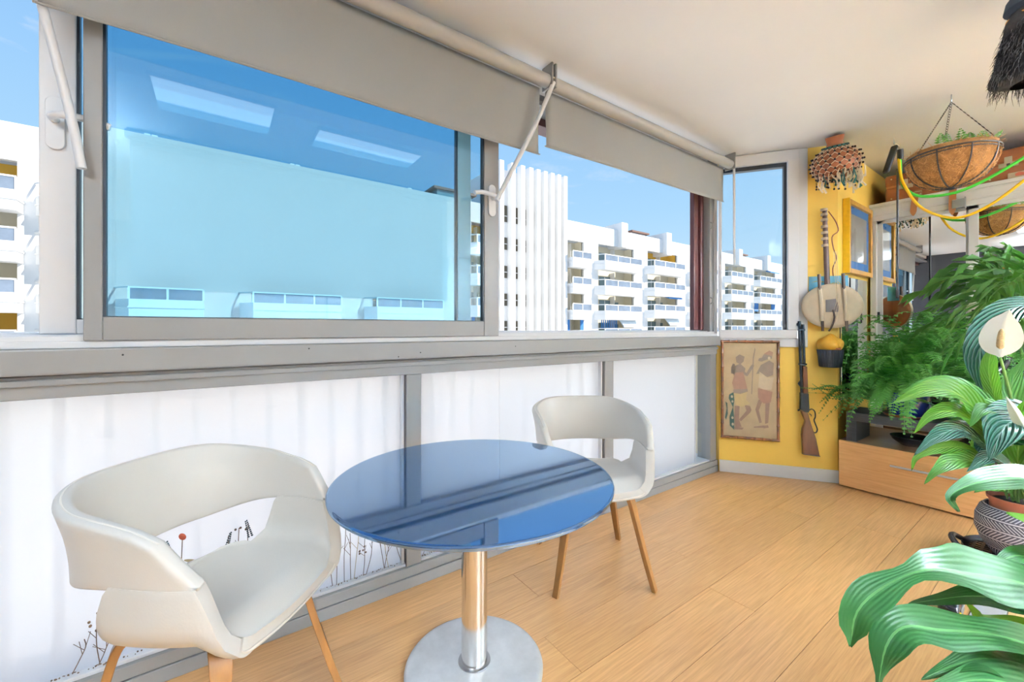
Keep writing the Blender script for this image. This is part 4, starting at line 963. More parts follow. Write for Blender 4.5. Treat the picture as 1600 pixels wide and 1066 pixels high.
# ---------------------------------------------------------------- ferns on the shelf
def pot(name, m, c, prof, t, n=40, ang=60): return MB().lathe(prof, n, c).build(name, m, t, smooth=True, ang=ang)
def fern(label, c, z0, rim, nfr, Lr, seed, potm, hlim=.5, droop=0):
    random.seed(seed); t = thing('boston_fern', label, 'fern', (c[0], c[1], z0))
    C = Vector((c[0], c[1], 0)); h = .17
    pot('pot', potm, C, [(0, z0+.012), (rim*.72, z0+.012), (rim*.80, z0+.03), (rim*.96, z0+.10), (rim, z0+h-.01), (rim*.99, z0+h), (rim*.92, z0+h), (rim*.88, z0+h-.03), (0, z0+h-.035)], t)
    pot('saucer', 'terracotta', C, [(0, z0+.001), (rim*.95, z0+.001), (rim*1.05, z0+.018), (rim*1.02, z0+.018), (rim*.9, z0+.008), (0, z0+.008)], t)
    pot('soil', 'soil', C, [(0, z0+h-.028), (rim*.88, z0+h-.030)], t)
    for k in range(nfr+droop):
        a = 2*PI*(k*.381966)+random.uniform(-.25, .25); f = min(1, (k+.5)/nfr); L = random.uniform(*Lr)*(1.28-.5*f); el = math.radians(88-66*f+random.uniform(-8, 8))
        d = Vector((math.cos(a), math.sin(a), 0)); p0 = C+d*rim*.5*f+Vector((0, 0, z0+h-.03))
        p1 = p0+(d*math.cos(el)+Vector((0, 0, math.sin(el))))*L*.45
        p2 = p1+(d*.80+Vector((0, 0, .75*math.sin(el)-.20)))*L*.32
        p3 = p2+(d*.60+Vector((0, 0, -.75+.55*math.sin(el))))*L*.34
        ps = [p0, p1, p2, p3]
        if k >= nfr:               # long outer fronds hanging over the pot and the shelf edge
            a = math.radians(random.uniform(95, 262)); d = Vector((math.cos(a), math.sin(a), 0)); p0 = C+d*rim*.6+Vector((0, 0, z0+h-.02))
            r = random.uniform(.22, .40); zz = random.uniform(.40, .66)
            ps = [p0, p0+d*r*.45+Vector((0, 0, random.uniform(.05, .20))), p0+d*r*.9+Vector((0, 0, .02)), C+d*(r+.16)+Vector((0, 0, zz))]
        for q in ps:                                   # keep off the mirror and the walls
            if q.x > 4.38: q.x = 4.38-(q.x-4.38)*.2
            if q.x > 3.73: q.y = min(q.y, .985+.02*random.random())
            dd = (q-A0).dot(NIN)-.07
            if dd < 0 and q.x <= 3.76: q.x -= NIN.x*dd; q.y -= NIN.y*dd
            if q.z < .60 and q.x > 3.70: q.z = .60+.02*random.random()
            if q.x < 3.70: q.z = max(q.z, .36)
            if q.y > .93 and q.z > .76: q.z = .76-.1*random.random(); q.y -= .03
        m = MB(); frond(m, ps, random.randint(24, 32), random.uniform(.048, .066), .0095, .12, stemr=.0022)
        m.build('frond', 'fern', t)
    return t
fern('Boston fern in a cobalt blue pot at the left of the charcoal shelf', (3.86, .735), .549, .125, 104, (.46, .80), 21, 'blueglaze', droop=24)
fern('second Boston fern behind the yellow-green palm, its pot hidden by the leaves', (4.16, .50), .339, .12, 56, (.70, 1.02), 8, 'blackgloss')

# palm in a cobalt pot held by a black tub
random.seed(4)
pl = thing('areca_palm', 'areca palm with long narrow leaflets in a cobalt pot inside a black tub', 'palm', (3.93, .22, .549)); PC = Vector((3.93, .20, 0))
pot('tub', 'blackgloss', PC, [(0, .550), (.085, .550), (.10, .56), (.118, .66), (.12, .675), (.112, .675), (.105, .66), (0, .64)], pl)
pp = MB().lathe([(.10, .62), (.128, .70), (.135, .78), (.128, .845), (.132, .855), (.124, .857), (.118, .84), (0, .82)], 48, PC, fn=lambda a, z: 1+.015*math.cos(a*12)).build('pot', 'blueglaze', pl, smooth=True)
for z in (.72, .77, .82): MB().tube([PC+Vector((.134*math.cos(2*PI*k/40), .134*math.sin(2*PI*k/40), z)) for k in range(40)], .0045, 6, closed=True).build('glaze_ring', 'alu_cool' if z == .82 else 'blueglaze', pl, smooth=True)
MB().tube(bez([(3.80, .30, .575), (3.72, .335, .64), (3.68, .345, .76), (3.69, .335, .87), (3.72, .30, .93), (3.73, .28, .99)], 24), [.022]*20+[.021, .020, .020, .019], 12).build('tub_handle', 'blackgloss', pl, smooth=True)
MB().tube(bez([(3.84, .10, .60), (3.80, .095, .74), (3.80, .10, .88), (3.82, .12, .93)], 16), .018, 12).build('tub_handle', 'blackgloss', pl, smooth=True)
FRN = [((-.06, .14, 1.00), (-.10, .42, .98)), ((-.16, .06, .95), (-.42, .18, .78)), ((-.08, .10, 1.10), (-.20, .30, 1.05)), ((.02, .02, 1.12), (.02, .10, 1.22)), ((-.12, .0, 1.05), (-.36, .06, .98)),
       ((.06, .12, .95), (.10, .40, .86)), ((-.02, .08, 1.05), (.05, .28, 1.12)), ((-.14, .02, .88), (-.46, .10, .62)), ((-.05, -.14, 1.05), (-.10, -.42, 1.02)), ((-.15, -.1, .95), (-.44, -.24, .80)), ((.04, .05, 1.0), (.12, .30, 1.0)), ((-.14, .10, .78), (-.34, .30, .48)), ((.0, -.02, 1.0), (-.06, .0, 1.14)), ((-.06, .10, .85), (-.20, .34, .74))]
for b, e2 in FRN:
    p0 = PC+Vector((random.uniform(-.05, .05), random.uniform(-.05, .05), .82)); p1 = PC+Vector((b[0]*.55, b[1]*.55, .82+(b[2]-.35)*.62)); p2 = PC+Vector((b[0]*1.3, b[1]*1.3, .78+b[2]*.66)); p3 = PC+Vector((e2[0], e2[1], .62+e2[2]*.80))
    st_ = MB(); R = bez([p0, p1, p2, p3], 26); st_.tube(R, [.005-.0035*i/25 for i in range(26)], 6)
    fo = st_.build('frond_stem', 'stem', pl, smooth=True)
    lf = MB()
    for i in range(8, 26, 2):
        u = (i-8)/17; T = (R[min(i+1, 25)]-R[i-1]).normalized(); sd = T.cross(Vector((0, 0, 1))); sd = sd.normalized() if sd.length > .1 else Vector((.7, -.7, 0)); nm = sd.cross(T)
        L = .34*(1-.45*abs(u-.35)*1.6)*random.uniform(.85, 1.1)
        for s in (-1, 1):
            dr = (sd*s*(1-.55*u)+T*(.55+.9*u)+Vector((0, 0, .18))).normalized(); b0 = R[i]; mm = b0+dr*L*.5; tp = b0+dr*L*.96+Vector((0, 0, -.24*L-.05*random.random()))
            if tp.x > 4.42: tp.x = 4.42
            w = dr.cross(nm).normalized()*.0115
            q1 = b0+dr*L*.22; lf.add([b0, q1+w, mm+w*1.05, b0+dr*L*.78+w*.7+Vector((0, 0, -.09*L)), tp, b0+dr*L*.78-w*.7+Vector((0, 0, -.09*L)), mm-w*1.05, q1-w, mm+Vector((0, 0, .0))-nm*.004], [(0, 1, 8, 7), (1, 2, 8), (8, 6, 7), (2, 3, 4, 8), (8, 4, 5, 6)])
    lf.build('leaflets', 'palm', pl)
gb = thing('green_bottle', 'bright green plastic bottle on the charcoal shelf between the pots', 'bottle', (3.80, .46, .549))
MB().lathe([(0, .550), (.040, .550), (.046, .556), (.047, .66), (.040, .70), (.022, .735), (.016, .745), (.016, .775), (0, .775)], 32, (3.80, .455, 0)).build('bottle_body', 'greenpl', gb, smooth=True, ang=60)
MB().lathe([(0, .776), (.019, .776), (.019, .80), (0, .80)], 24, (3.80, .455, 0)).build('cap', 'greenpl', gb, smooth=True, ang=40)
# ---------------------------------------------------------------- peace lily in its herringbone pot
LILY = [
  ('stripe', 0.135, [(3.582,0.028,1.13),(3.345,0.148,1.265),(3.149,0.25,1.226),(3.012,0.311,1.054),(3.002,0.294,0.87),(3.057,0.255,0.747)]),
  ('lite', 0.08, [(3.077,0.24,0.686),(3.001,0.27,0.843),(2.969,0.281,0.965),(2.988,0.267,1.102)]),
  ('lite', 0.155, [(3.146,0.216,0.433),(2.93,0.271,0.679),(2.726,0.343,0.85),(2.552,0.418,0.879),(2.394,0.505,0.823)]),
  ('mid', 0.13, [(3.121,0.234,0.464),(3.006,0.254,0.708),(2.87,0.351,0.859),(2.747,0.439,0.884),(2.611,0.535,0.835)]),
  ('lite', 0.115, [(3.108,0.243,0.448),(2.935,0.268,0.625),(2.726,0.343,0.772),(2.578,0.412,0.764),(2.501,0.454,0.687)]),
  ('stripe', 0.12, [(3.133,0.225,0.433),(2.923,0.276,0.595),(2.726,0.343,0.694),(2.589,0.403,0.664),(2.501,0.454,0.59)]),
  ('lite', 0.075, [(2.969,0.281,0.511),(2.808,0.333,0.601),(2.603,0.406,0.613),(2.51,0.447,0.582),(2.492,0.46,0.523)]),
  ('mid', 0.12, [(3.133,0.225,0.386),(2.892,0.273,0.513),(2.696,0.339,0.567),(2.558,0.389,0.532),(2.51,0.423,0.471)]),
  ('stripe', 0.21, [(3.184,0.189,0.355),(3.054,0.159,0.601),(2.945,0.175,0.731),(2.797,0.219,0.72),(2.71,0.256,0.581)]),
  ('stripe', 0.1, [(3.159,0.207,0.386),(2.933,0.22,0.519),(2.771,0.262,0.582),(2.631,0.312,0.531)]),
  ('mid', 0.13, [(3.159,0.207,0.417),(3.067,0.21,0.617),(2.929,0.248,0.764),(2.808,0.284,0.786),(2.731,0.315,0.71)]),
  ('lite', 0.13, [(3.184,0.189,0.386),(3.154,0.149,0.587),(3.121,0.111,0.778),(3.121,0.111,0.896)]),
  ('mid', 0.09, [(3.159,0.207,0.308),(2.984,0.233,0.411),(2.862,0.271,0.432),(2.777,0.306,0.411)]),
  ('mid', 0.15, [(3.263,0.194,0.335),(3.263,0.194,0.59),(3.29,0.236,0.837),(3.343,0.198,1.0)]),
  ('mid', 0.13, [(3.25,0.203,0.335),(3.237,0.274,0.543),(3.232,0.338,0.696),(3.151,0.397,0.729)]),
  ('lite', 0.11, [(3.184,0.189,0.355),(3.001,0.196,0.542),(2.945,0.175,0.759),(2.934,0.121,0.91)]),
]
CORN = [
  ('corn', 0.12, [(1.796,-0.075,0.433),(1.569,0.012,0.534),(1.401,0.083,0.605),(1.252,0.14,0.649),(1.122,0.184,0.683),(1.03,0.225,0.664),(0.973,0.253,0.623),(0.961,0.261,0.557)]),
  ('corn', 0.06, [(1.796,-0.075,0.433),(1.608,0.021,0.485),(1.469,0.096,0.535),(1.342,0.15,0.566),(1.245,0.194,0.571),(1.198,0.227,0.562)]),
  ('corn', 0.075, [(1.741,-0.073,0.322),(1.535,0.012,0.415),(1.369,0.081,0.494),(1.258,0.123,0.537),(1.142,0.169,0.565),(1.059,0.204,0.586),(1.016,0.222,0.557),(1.004,0.231,0.479)]),
  ('corn', 0.07, [(1.832,-0.077,0.551),(1.684,0.004,0.73),(1.536,0.073,0.799),(1.418,0.12,0.816),(1.33,0.158,0.806),(1.286,0.177,0.785),(1.304,0.164,0.755)]),
  ('cornlite', 0.105, [(1.832,-0.077,0.504),(1.667,0.004,0.569),(1.56,0.055,0.654),(1.48,0.088,0.715),(1.435,0.108,0.741)]),
  ('corn', 0.07, [(1.796,-0.075,0.41),(1.62,0.013,0.455),(1.492,0.079,0.52),(1.395,0.137,0.577),(1.371,0.153,0.591)]),
  ('cornlite', 0.055, [(1.718,0.004,0.38),(1.672,0.099,0.382),(1.592,0.156,0.398),(1.552,0.184,0.447),(1.536,0.196,0.48)]),
  ('corn', 0.075, [(1.796,-0.075,0.319),(1.62,0.013,0.345),(1.433,0.085,0.401),(1.334,0.131,0.445),(1.249,0.166,0.448),(1.181,0.203,0.427)]),
  ('corn', 0.085, [(1.741,-0.073,0.271),(1.535,0.012,0.331),(1.369,0.081,0.401),(1.263,0.132,0.435),(1.139,0.196,0.429)]),
  ('corn', 0.08, [(1.832,-0.077,0.457),(1.709,-0.013,0.517),(1.589,0.047,0.59),(1.5,0.098,0.628),(1.446,0.137,0.595)]),
]

random.seed(2)
PLC = Vector((3.15, .20, 0))
cd = thing('plant_caddy', 'black wheeled plant caddy under the herringbone pot', 'plant caddy', (3.15, .20, 0))
cm_ = MB(); cm_.lathe([(.165, .036), (.190, .036), (.192, .060), (.186, .060), (.184, .044), (.165, .044)], 40, PLC, close=True)
for k in range(-5, 6):
    w = math.sqrt(.172**2-(.03*k)**2); cm_.box(PLC.x+.03*k-.005, PLC.x+.03*k+.005, PLC.y-w, PLC.y+w, .037, .043); cm_.box(PLC.x-w, PLC.x+w, PLC.y+.03*k-.005, PLC.y+.03*k+.005, .0372, .0432)
cm_.build('lattice_tray', 'black', cd, smooth=True, ang=40)
MB().tube(bez([PLC+Vector((-.11, .145, .045)), PLC+Vector((-.125, .185, .06)), PLC+Vector((-.08, .215, .08)), PLC+Vector((-.03, .215, .08)), PLC+Vector((.02, .185, .05))], 18), .013, 8).build('carry_handle', 'black', cd, smooth=True)
for k in range(4):
    a = PI/4+k*PI/2; q = PLC+Vector((.15*math.cos(a), .15*math.sin(a), .018)); MB().tube([q+Vector((-.008, 0, 0)), q+Vector((.008, 0, 0))], .018, 14).build('caster', 'black', cd, smooth=True, ang=40)
hp_ = thing('peace_lily', 'peace lily with white flower in a dark herringbone-pattern pot', 'plant', (3.15, .20, .0445))
MB().lathe([(0, .0), (.085, .0), (.09, .006), (.128, .06), (.148, .12), (.146, .18), (.130, .225), (.116, .240), (.108, .236), (.112, .225), (.12, .19), (0, .06)], 72).build('patterned_pot', 'chevron', hp_, smooth=True, ang=70, local=True)
MB().lathe([(0, .10), (.085, .10), (.100, .270), (.107, .272), (.108, .286), (.100, .286), (.096, .262), (0, .257)], 48, (PLC.x, PLC.y, .0445)).build('inner_pot', 'terracotta', hp_, smooth=True, ang=50)
MB().lathe([(0, .262), (.095, .264)], 32, (PLC.x, PLC.y, .0445)).build('soil', 'soil', hp_)
MAT = {'stripe': 'lily_stripe', 'lite': 'lily_lite', 'mid': 'lily', 'corn': 'corn', 'cornlite': 'corn_lite'}
for li, (m, w, pts) in enumerate(LILY):
    w *= 1 if li in (0, 8) else .80
    leaf('leaf', MAT[m], hp_, pts, w, hint=(-.85, -.25, .55), n=24, fold=.22, ruf=.002, base=.12, peak=.5)
    p0 = Vector(pts[0]); s0 = PLC+Vector((random.uniform(-.05, .05), random.uniform(-.05, .05), .32))
    MB().tube(bez([s0, s0.lerp(p0, .5)+Vector((0, 0, .05)), p0, Vector(pts[0]).lerp(Vector(pts[1]), .35)], 14), [.0045-.002*i/13 for i in range(14)], 6).build('leaf_stalk', 'stem', hp_, smooth=True)
for k in range(26):
    a = random.uniform(0, 2*PI); d = Vector((math.cos(a), math.sin(a), 0)); s0 = PLC+d*.04+Vector((0, 0, .32)); h = random.uniform(.10, .42); r = random.uniform(.05, .16)
    p1 = s0+d*r*.5+Vector((0, 0, h)); L = random.uniform(.16, .26); p2 = p1+d*L*.5+Vector((0, 0, .05)); p3 = p1+d*L+Vector((0, 0, -.06))
    if p3.x < 2.9: continue
    MB().tube(bez([s0, s0.lerp(p1, .6), p1], 8), .003, 6).build('leaf_stalk', 'stem', hp_, smooth=True)
    leaf('leaf', 'lily' if k % 3 else 'lily_stripe', hp_, [p1, p1.lerp(p2, .5)+Vector((0, 0, .02)), p2, p3], random.uniform(.08, .115), hint=(0, 0, 1), n=14, base=.02, ruf=.002)
MB().tube(bez([PLC+Vector((.02, .0, .33)), (3.10, .205, .60), (3.03, .213, .78), (2.93, .225, .92), (2.878, .238, 1.02)], 22), [.0075-.0025*i/21 for i in range(22)], 8).build('flower_stalk', 'stem', hp_, smooth=True)
def spathe(name, pts, w, hint, cup=-.55, sp=None):
    o = leaf(name, 'spathe', hp_, pts, w, hint=hint, n=20, fold=cup, base=.03, peak=.36, mc=6)
    if sp:
        MB().tube(bez(sp, 10), [.005, .011, .013, .013, .013, .0125, .012, .011, .009, .004], 10).build('spadix', 'spadix', o, smooth=True)
spathe('spathe', [(2.884, .238, 1.02), (2.882, .238, 1.06), (2.880, .233, 1.12), (2.876, .226, 1.18), (2.868, .210, 1.235)], .125, (-.9, -.15, .15), sp=[(2.868, .236, 1.060), (2.862, .236, 1.09), (2.858, .232, 1.15)])
for a, b in (((2.86, .30, .715), (2.782, .352, .828)), ((2.82, .20, .64), (2.775, .255, .715)), ((2.85, .16, .70), (2.80, .215, .855))):
    a, b = Vector(a), Vector(b); mid = a.lerp(b, .5)+Vector((-.012, .0, .008))
    spathe('folded_spathe', [a, a.lerp(mid, .6), mid, mid.lerp(b, .6), b], .034, (-.9, -.2, .3), cup=-1.2)
    MB().tube(bez([PLC+Vector((-.02, .02, .33)), PLC.lerp(a, .6)+Vector((0, 0, .30)), a], 10), .0028, 6).build('leaf_stalk', 'stem', hp_, smooth=True)

# ---------------------------------------------------------------- foreground dracaena
random.seed(9)
DC = Vector((1.86, -.10, 0))
dr_ = thing('dracaena', 'broad-leaved dracaena reaching into the lower right corner', 'plant', (1.86, -.10, 0))
MB().lathe([(0, .001), (.10, .001), (.105, .006), (.135, .22), (.142, .235), (.134, .237), (.126, .21), (0, .20)], 40, DC).build('pot', 'blackgloss', dr_, smooth=True, ang=60)
MB().lathe([(0, .207), (.125, .209)], 32, DC).build('soil', 'soil', dr_)
MB().tube(bez([DC+Vector((0, 0, .2)), DC+Vector((.01, -.01, .38)), DC+Vector((-.01, .01, .60)), DC+Vector((0, 0, .72))], 12), [.022-.006*i/11 for i in range(12)], 10).build('cane', 'cane', dr_, smooth=True)
WP = {0: [(0, .1), (.18, .42), (.42, .62), (.62, .98), (.74, .58), (.82, .26), (.90, .46), (.96, .36), (1, .02)], 2: [(0, .1), (.2, .7), (.5, .9), (.68, .75), (.80, .95), (.90, .75), (1, .08)]}
for ki, (m, w, pts) in enumerate(CORN):
    q = [DC+Vector((0, 0, max(.30, pts[0][2]-.05)))]+[Vector(p) for p in pts]
    leaf('leaf', MAT[m], dr_, q, w*1.08, hint=(-.55, -.30, .78), n=34, fold=.18, ruf=.005, base=.03, peak=.62, tip=.1, mc=5, wprof=WP.get(ki))
for k in range(9):
    a = math.radians(200+k*17); d = Vector((math.cos(a), math.sin(a), 0)); p0 = DC+Vector((0, 0, .62)); leaf('leaf', 'corn', dr_, [p0, p0+d*.15+Vector((0, 0, .14)), p0+d*.34+Vector((0, 0, .14)), p0+d*.52+Vector((0, 0, -.02))], .085, hint=(0, 0, 1), n=20, base=.02, ruf=.004)
sb_ = thing('black_shoe_roller', 'small black plastic wedge with a yellow edge lying beside the threshold strip', 'gadget', (2.43, .315, 0))
sb_.name = 'plastic_wedge'
MB().prism([(2.35, .30), (2.47, .30), (2.49, .325), (2.47, .365), (2.37, .362)], .001, .050).build('wedge_body', 'blackgloss', sb_, bevel=.012, smooth=True)
MB().box(2.365, 2.385, .296, .3005, .006, .030).build('yellow_edge', 'cordy', sb_, bevel=.001); MB().box(2.40, 2.46, .296, .3005, .012, .036).build('grey_insert', 'steel', sb_, bevel=.002)

# ---------------------------------------------------------------- dried flowers along the frosted panes
DRY = [(-.305, .106, .27, 'bud'), (-.335, .106, .20, 'twig'), (-.28, .106, .17, 'twig'), (-.16, .106, .40, 'ear'), (-.135, .106, .43, 'ear'), (-.100, .106, .445, 'red'), (-.06, .106, .35, 'straw'), (-.08, .106, .31, 'twig'),
       (.005, .106, .345, 'red'), (.028, .106, .41, 'ear'), (.06, .106, .43, 'bud'), (.088, .106, .44, 'ear'), (.118, .106, .37, 'bud'), (.145, .106, .385, 'red'), (.172, .106, .425, 'ear'), (-.02, .106, .33, 'twig'),
       (.37, .106, .30, 'twig'), (.395, .106, .35, 'red'), (.425, .106, .365, 'red'), (.445, .106, .30, 'twig'), (.475, .106, .335, 'straw'), (.505, .106, .26, 'bud'), (.54, .106, .30, 'twig'), (.565, .106, .25, 'twig'), (.59, .106, .29, 'straw'), (.615, .106, .23, 'twig'), (.640, .106, .25, 'twig'),
       (.79, .106, .21, 'twig'), (.83, .106, .24, 'twig'), (.88, .106, .22, 'twig'), (.94, .106, .20, 'twig')]
LAB = {'bud': 'brown seed-head stem of dried flowers at the frosted pane', 'twig': 'bare dried grass stem at the frosted pane', 'ear': 'dark blue dried ear at the frosted pane', 'red': 'coral red dried head at the frosted pane', 'straw': 'bent pale straw at the frosted pane'}
DRY.sort()
ORD = 'first second third fourth fifth sixth seventh eighth ninth tenth eleventh twelfth thirteenth fourteenth fifteenth'.split(); cnt = {}
for x, z0, z1, kd in DRY:
    cnt[kd] = cnt.get(kd, 0)+1
    t = thing('dried_flower', LAB[kd]+', '+ORD[cnt[kd]-1]+' from the left', 'dried flower', (x, 1.786, z0), group='dried flowers along the frosted panes'); y = 1.786
    lean = random.uniform(-.03, .03); pts = [(x-lean, y, z0), (x-lean*.4+random.uniform(-.006, .006), y, z0+(z1-z0)*.4), (x+random.uniform(-.006, .006), y, z0+(z1-z0)*.75), (x, y, z1)]
    m = MB(); m.tube(bez(pts, 10), .0014, 5)
    for q in range(3 if kd in ('twig', 'bud') else 1):
        b = Vector(bez(pts, 10)[4+q]); m.tube([b, b+Vector((random.uniform(-.03, .03), 0, random.uniform(.02, .05)))], .0009, 4)
    m.build('stem', 'dry_straw' if kd == 'straw' else 'dry_stem', t)
    if kd == 'ear':
        e_ = MB()
        for i in range(9):
            for s in (-1, 1): e_.ball((x+s*(.0052-.0004*i)+.0016*(i-4)*(1 if lean > 0 else -1), y-.001, z1-.050+.0072*i+.003*(s > 0)), (.0040-.0002*i, .0026, .0034), 6, 4)
        e_.build('ear', 'dry_blue', t, smooth=True)
    elif kd == 'red': MB().ball((x, y, z1), (.009, .004, .013), 10, 8, Matrix.Rotation(random.uniform(-.7, .7), 3, 'Y')).build('red_head', 'dry_red', t, smooth=True)
    elif kd == 'bud':
        e_ = MB()
        for i in range(5): e_.ball((x+random.uniform(-.022, .022), y, z1-.06*random.random()), (.004, .003, .0045), 6, 4)
        e_.build('seed_heads', 'dry_stem', t, smooth=True)
    elif kd == 'straw': MB().tube(bez([(x-.035, y-.002, z1+.015), (x-.01, y-.003, z1+.004), (x+.02, y-.003, z1-.008), (x+.035, y-.002, z1+.005)], 10), [.002, .004, .005, .005, .005, .004, .004, .003, .002, .001], 6).build('straw_tuft', 'dry_straw', t, smooth=True)
cr_ = MB()
for k in range(260):
    x = random.choice((random.uniform(-.45, .655), random.uniform(.76, 1.1))); cr_.ball((x, 1.778+.012*random.random(), .1055+.003*random.random()), random.uniform(.001, .003), 5, 3)
tag(cr_.build('dried_crumbs', 'dry_stem'), 'brown crumbs of dried petals along the bottom of the frosted panes', 'crumbs', kind='stuff')
# ---------------------------------------------------------------- outside: apartment blocks opposite and the ground
GZ = -14.0
gr_ = MB().box(-120, 220, 3.0, 160, GZ-1, GZ).build('ground', 'asphalt'); tag(gr_, kind='structure')
FY = 36.5
def balcony(b, x0, x1, zr, nb, i, depth=1.15, jut=.75):
    sl_ = MB(); poly = [(x0-jut, FY+.02), (x0+.05, FY-depth), (x1+.25, FY-depth), (x1+.25, FY+.02)]
    sl_.prism(poly, zr-1.95, zr-.80); sl_.prism([(x0-jut-.04, FY), (x0+.0, FY-depth-.06), (x1+.30, FY-depth-.06), (x1+.30, FY)], zr-1.36, zr-1.28)
    o = sl_.build('balcony', 'render', b)
    rl = MB(); w = x1+.25-x0-.05
    rl.box(x0+.05, x1+.25, FY-depth, FY-depth+.08, zr-.10, zr)
    for k in range(nb+1):
        xx = x0+.05+w*k/nb; rl.box(xx-.06, xx+.06, FY-depth, FY-depth+.08, zr-.8, zr-.08)
    if jut > .5: rl.obox(((x0-.75+x0+.05)/2, FY-depth/2, zr-.05), ((.8, -depth, 0), (depth, .8, 0), (0, 0, 1)), (math.hypot(.8, depth)/2, .04, .05))
    rl.build('railing', 'render', o)
    MB().box(x0+.08, x1+.22, FY-depth+.03, FY-depth+.05, zr-.8, zr-.1).build('rail_glass', 'railglass', o)
def column(b, x0, x1, zs, nb, style, top=1.45, jut=.75):
    """loggia column: recess walls, windows, balconies; zs = rail-top heights"""
    for i, zr in enumerate(zs):
        rc = MB(); y = 'yellow_r' if style[i % len(style)] in 'yY' else 'cream_r'
        rc.box(x0-.1, x1+.1, FY+1.7, FY+1.8, zr-1.0, zr+top+.15)
        for xx in (x0-.05, x1+.05): rc.box(xx-.05, xx+.05, FY+.3, FY+1.7, zr-1.0, zr+top+.15)
        o = rc.build('loggia_wall', y, b); w = x1-x0; s = style[i % len(style)]
        wn = MB(); wn.box(x0+w*.28, x0+w*.58, FY+1.66, FY+1.69, zr-.9, zr+min(.75, top)); wn.box(x0+w*.72, x0+w*.82, FY+1.66, FY+1.69, zr-.9, zr+min(.55, top)); wn.box(x0+w*.02, x0+w*.15, FY+1.66, FY+1.69, zr-.6, zr+min(.6, top))
        wf = wn.build('window', 'winglass', o)
        fm = MB(); fm.box(x0+w*.58, x0+w*.60, FY+1.0, FY+1.68, zr-.9, zr+min(1.3, top)); fm.box(x0+w*.42, x0+w*.435, FY+1.64, FY+1.66, zr-.9, zr+min(.75, top)); fm.build('window_frame', 'render', o)
        if s in 'aA': MB().prism([(FY+.2, zr+1.35), (FY-.9, zr+.35), (FY-.9, zr+.10), (FY-.85, zr+.10), (FY+.2, zr+1.40)], x0+w*.55, x1+.2, lambda p, z, x: (x, p, z)).build('awning', 'awning_w', b); 
        if s == 'A': 
            for k in range(9): MB().box(x0+w*(.08+.05*k), x0+w*(.105+.05*k), FY-.02, FY+.02, zr+.0, zr+1.25).build('awning_stripe', 'awning', b)
        if s == 'c':
            for q in (.02, .80): MB().box(x0+w*q, x0+w*(q+.18), FY-.02, FY+.03, zr-.3, zr+1.3).build('blue_curtain', 'awning', b)
        if s == 't': MB().prism([(FY, zr+1.42), (FY-.8, zr+1.15), (FY-.8, zr+.95), (FY, zr+1.2)], x0+w*.55, x1, lambda p, z, x: (x, p, z)).build('awning', 'awning', b)
        balcony(b, x0, x1, zr, nb, i, jut=jut)
def facade(b, xa, xb, cols, zroof, top=1.45, name='facade_wall', m='render', lo=GZ):
    mb = MB(); x = xa
    for (x0, x1, zs) in cols:
        tp = -.05 if zs is zm else top
        mb.box(x, x0, FY, FY+.4, lo, zroof); z = lo
        for zr in zs: mb.box(x0, x1, FY, FY+.4, z, zr-.95); z = zr+tp
        mb.box(x0, x1, FY, FY+.4, z, zroof); x = x1
    mb.box(x, xb, FY, FY+.4, lo, zroof); mb.box(xa, xb, FY+.4, FY+.7, zroof-1, zroof); mb.box(xa, xb, FY+1.9, FY+12, lo, zroof-.6)
    return mb.build(name, m, b)
# left block
zm = [.85, 3.87]
zl = [1.11, 4.02, 6.93, 9.85]
b1 = thing('apartment_building', 'near white apartment block with ochre loggias at the far left', 'building', (-14, FY, GZ))
facade(b1, -26, -7.0, [(-16, -9.62, zl), (-8.15, -7.40, zl)], 13.2, top=1.15)
column(b1, -16, -9.62, zl, 5, 'yccy' if 0 else 'yxxy', top=1.15); column(b1, -8.15, -7.40, zl, 1, 'xx', top=1.15)
# middle block: plain upper wall standing in for the pane's pale reflection, balconies below
zm = [.85, 3.87]
b2 = thing('apartment_building', 'long white apartment block with a plain upper wall behind the blue glass sashes', 'building', (8, FY, GZ))
facade(b2, -7.0, 23.6, [(-4.7, -1.1, zm), (2.0, 7.9, zm), (11.0, 17.0, zm), (20.9, 23.0, [1.1, 4.3, 7.5, 10.6])], 14.1, m='sand_r')
for x0, x1, n in ((-4.7, -1.1, 2), (2.0, 7.9, 3), (11.0, 17.0, 3)): column(b2, x0, x1, zm, n, 'xx', top=-.15)
column(b2, 20.9, 23.0, [1.1, 4.3, 7.5, 10.6], 2, 'cxxy')
for x in (-4.1, -3.7, 5.0, 5.4, 15.2): MB().prism([(x-.16, FY+2), (x+.16, FY+2), (x+.16, FY+2.5), (x-.16, FY+2.5)], 13.5, 14.9).build('chimney', 'render', b2)
rt = MB(); rt.box(17.6, 21.5, FY+1, FY+6, 14.1, 15.0); rt.build('roof_cabin', 'winglass', b2); MB().box(17.2, 22.0, FY+.8, FY+6, 15.0, 15.25).build('cabin_roof', 'rooftile', b2)
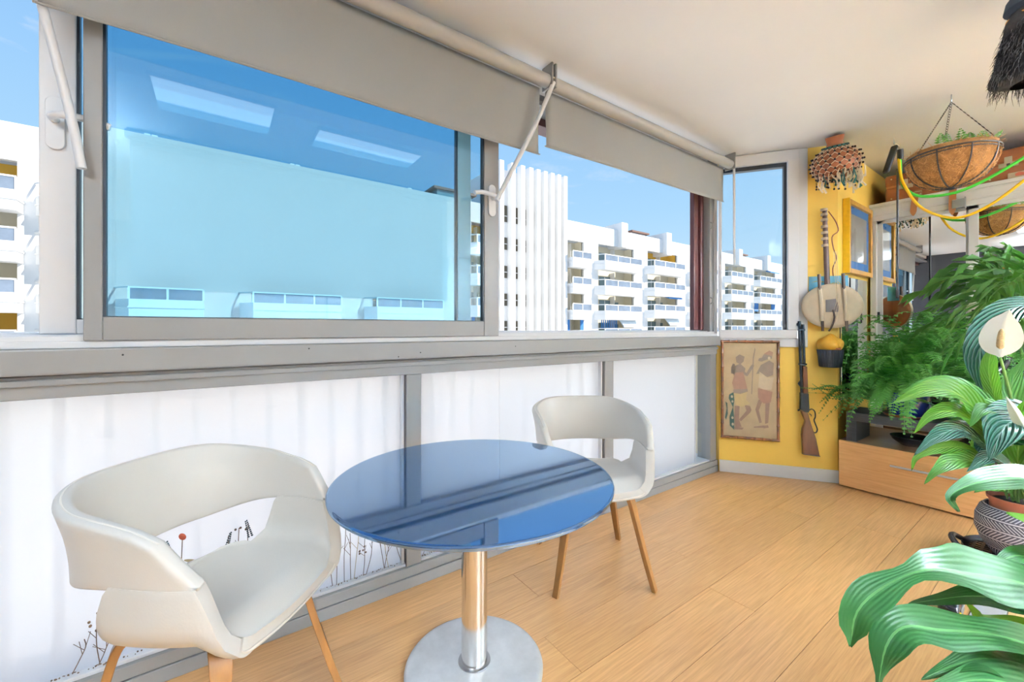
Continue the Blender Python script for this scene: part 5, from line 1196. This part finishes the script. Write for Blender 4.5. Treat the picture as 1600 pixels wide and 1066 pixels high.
# finned tower
b3 = thing('tower_block', 'white tower with vertical fins and slot windows', 'building', (28.5, FY, GZ))
MB().box(23.7, 33.5, FY+.2, FY+11, GZ, 18.3).build('tower_body', 'render', b3)
fx = [23.9+.005, 25.35, 26.85, 28.05, 29.1, 30.1, 31.1, 32.05, 32.95]
FXL = [24.05, 25.55, 26.85, 28.0, 29.05, 30.1, 31.15, 32.15, 33.15]
for k, x in enumerate(FXL): MB().box(x-.02, x+.52, FY-.55, FY+.25, GZ, 18.95+.03*k).build('fin', 'render', b3, bevel=.03)
for r_, zt_ in enumerate((13.9, 10.9, 7.85, 4.85, 1.9)):
    for k, x in enumerate((25.10, 26.50, 27.62, 28.68, 29.72)): 
        w = MB().box(x-.02, x+.33, FY+.12, FY+.205, zt_-1.2, zt_+(.55 if r_ == 0 else .1)).build('slot_window', 'darkopen', b3)
        MB().box(x-.02, x+.33, FY+.11, FY+.19, zt_-.62, zt_-.54).build('transom', 'render', w)
for r_, zt_ in enumerate((12.9, 9.4, 6.0, 2.6, -.6)):
    for x in (30.75, 31.78, 32.78, 33.80)[:3]:
        w = MB().box(x-.02, x+.32, FY+.12, FY+.205, zt_-2.5, zt_).build('slot_window', 'darkopen', b3)
        for q in (.8, 1.6): MB().box(x-.02, x+.32, FY+.11, FY+.19, zt_-q, zt_-q+.08).build('transom', 'render', w)
# right block
zr_ = [1.24, 4.25, 7.42, 10.6]; z1 = [1.0, 4.2, 7.35, 10.45]; z3 = [1.5, 4.6, 7.75, 10.85]; z5 = [1.7, 4.75, 7.9, 11.0]
b4 = thing('apartment_building', 'white balconied apartment block right of the finned tower', 'building', (60, FY, GZ))
cs = [(33.95, 36.9, z1), (39.5, 46.6, zr_), (49.6, 56.9, z3), (60.2, 67.5, z3), (70.9, 78.4, z5), (81.4, 90.3, z5), (94.0, 100, z5)]
facade(b4, 33.80, 112, cs, 14.25)
for (x0, x1, zs), n, s in zip(cs, (2, 3, 3, 3, 4, 4, 3), ('cxxx', 'Axxx', 'atxy', 'xxxx', 'xxxx', 'xcxt', 'xxxx')): column(b4, x0, x1, zs, n, s, jut=.05 if x0 < 35 else .75)
for x in (43.3, 53.2, 63.9, 74.5, 85.5): MB().box(x-.05, x+1.15, FY-.7, FY+5, 11.95 if x < 70 else 12.4, 15.2).build('roof_fin', 'render', b4)
for x in (48.6, 79.0): MB().box(x, x+3.2, FY+2, FY+5, 14.2, 15.1).build('roof_cabin', 'render', b4); MB().box(x-.3, x+3.6, FY+1.6, FY+5.4, 15.1, 15.35).build('cabin_roof', 'rooftile', b4)
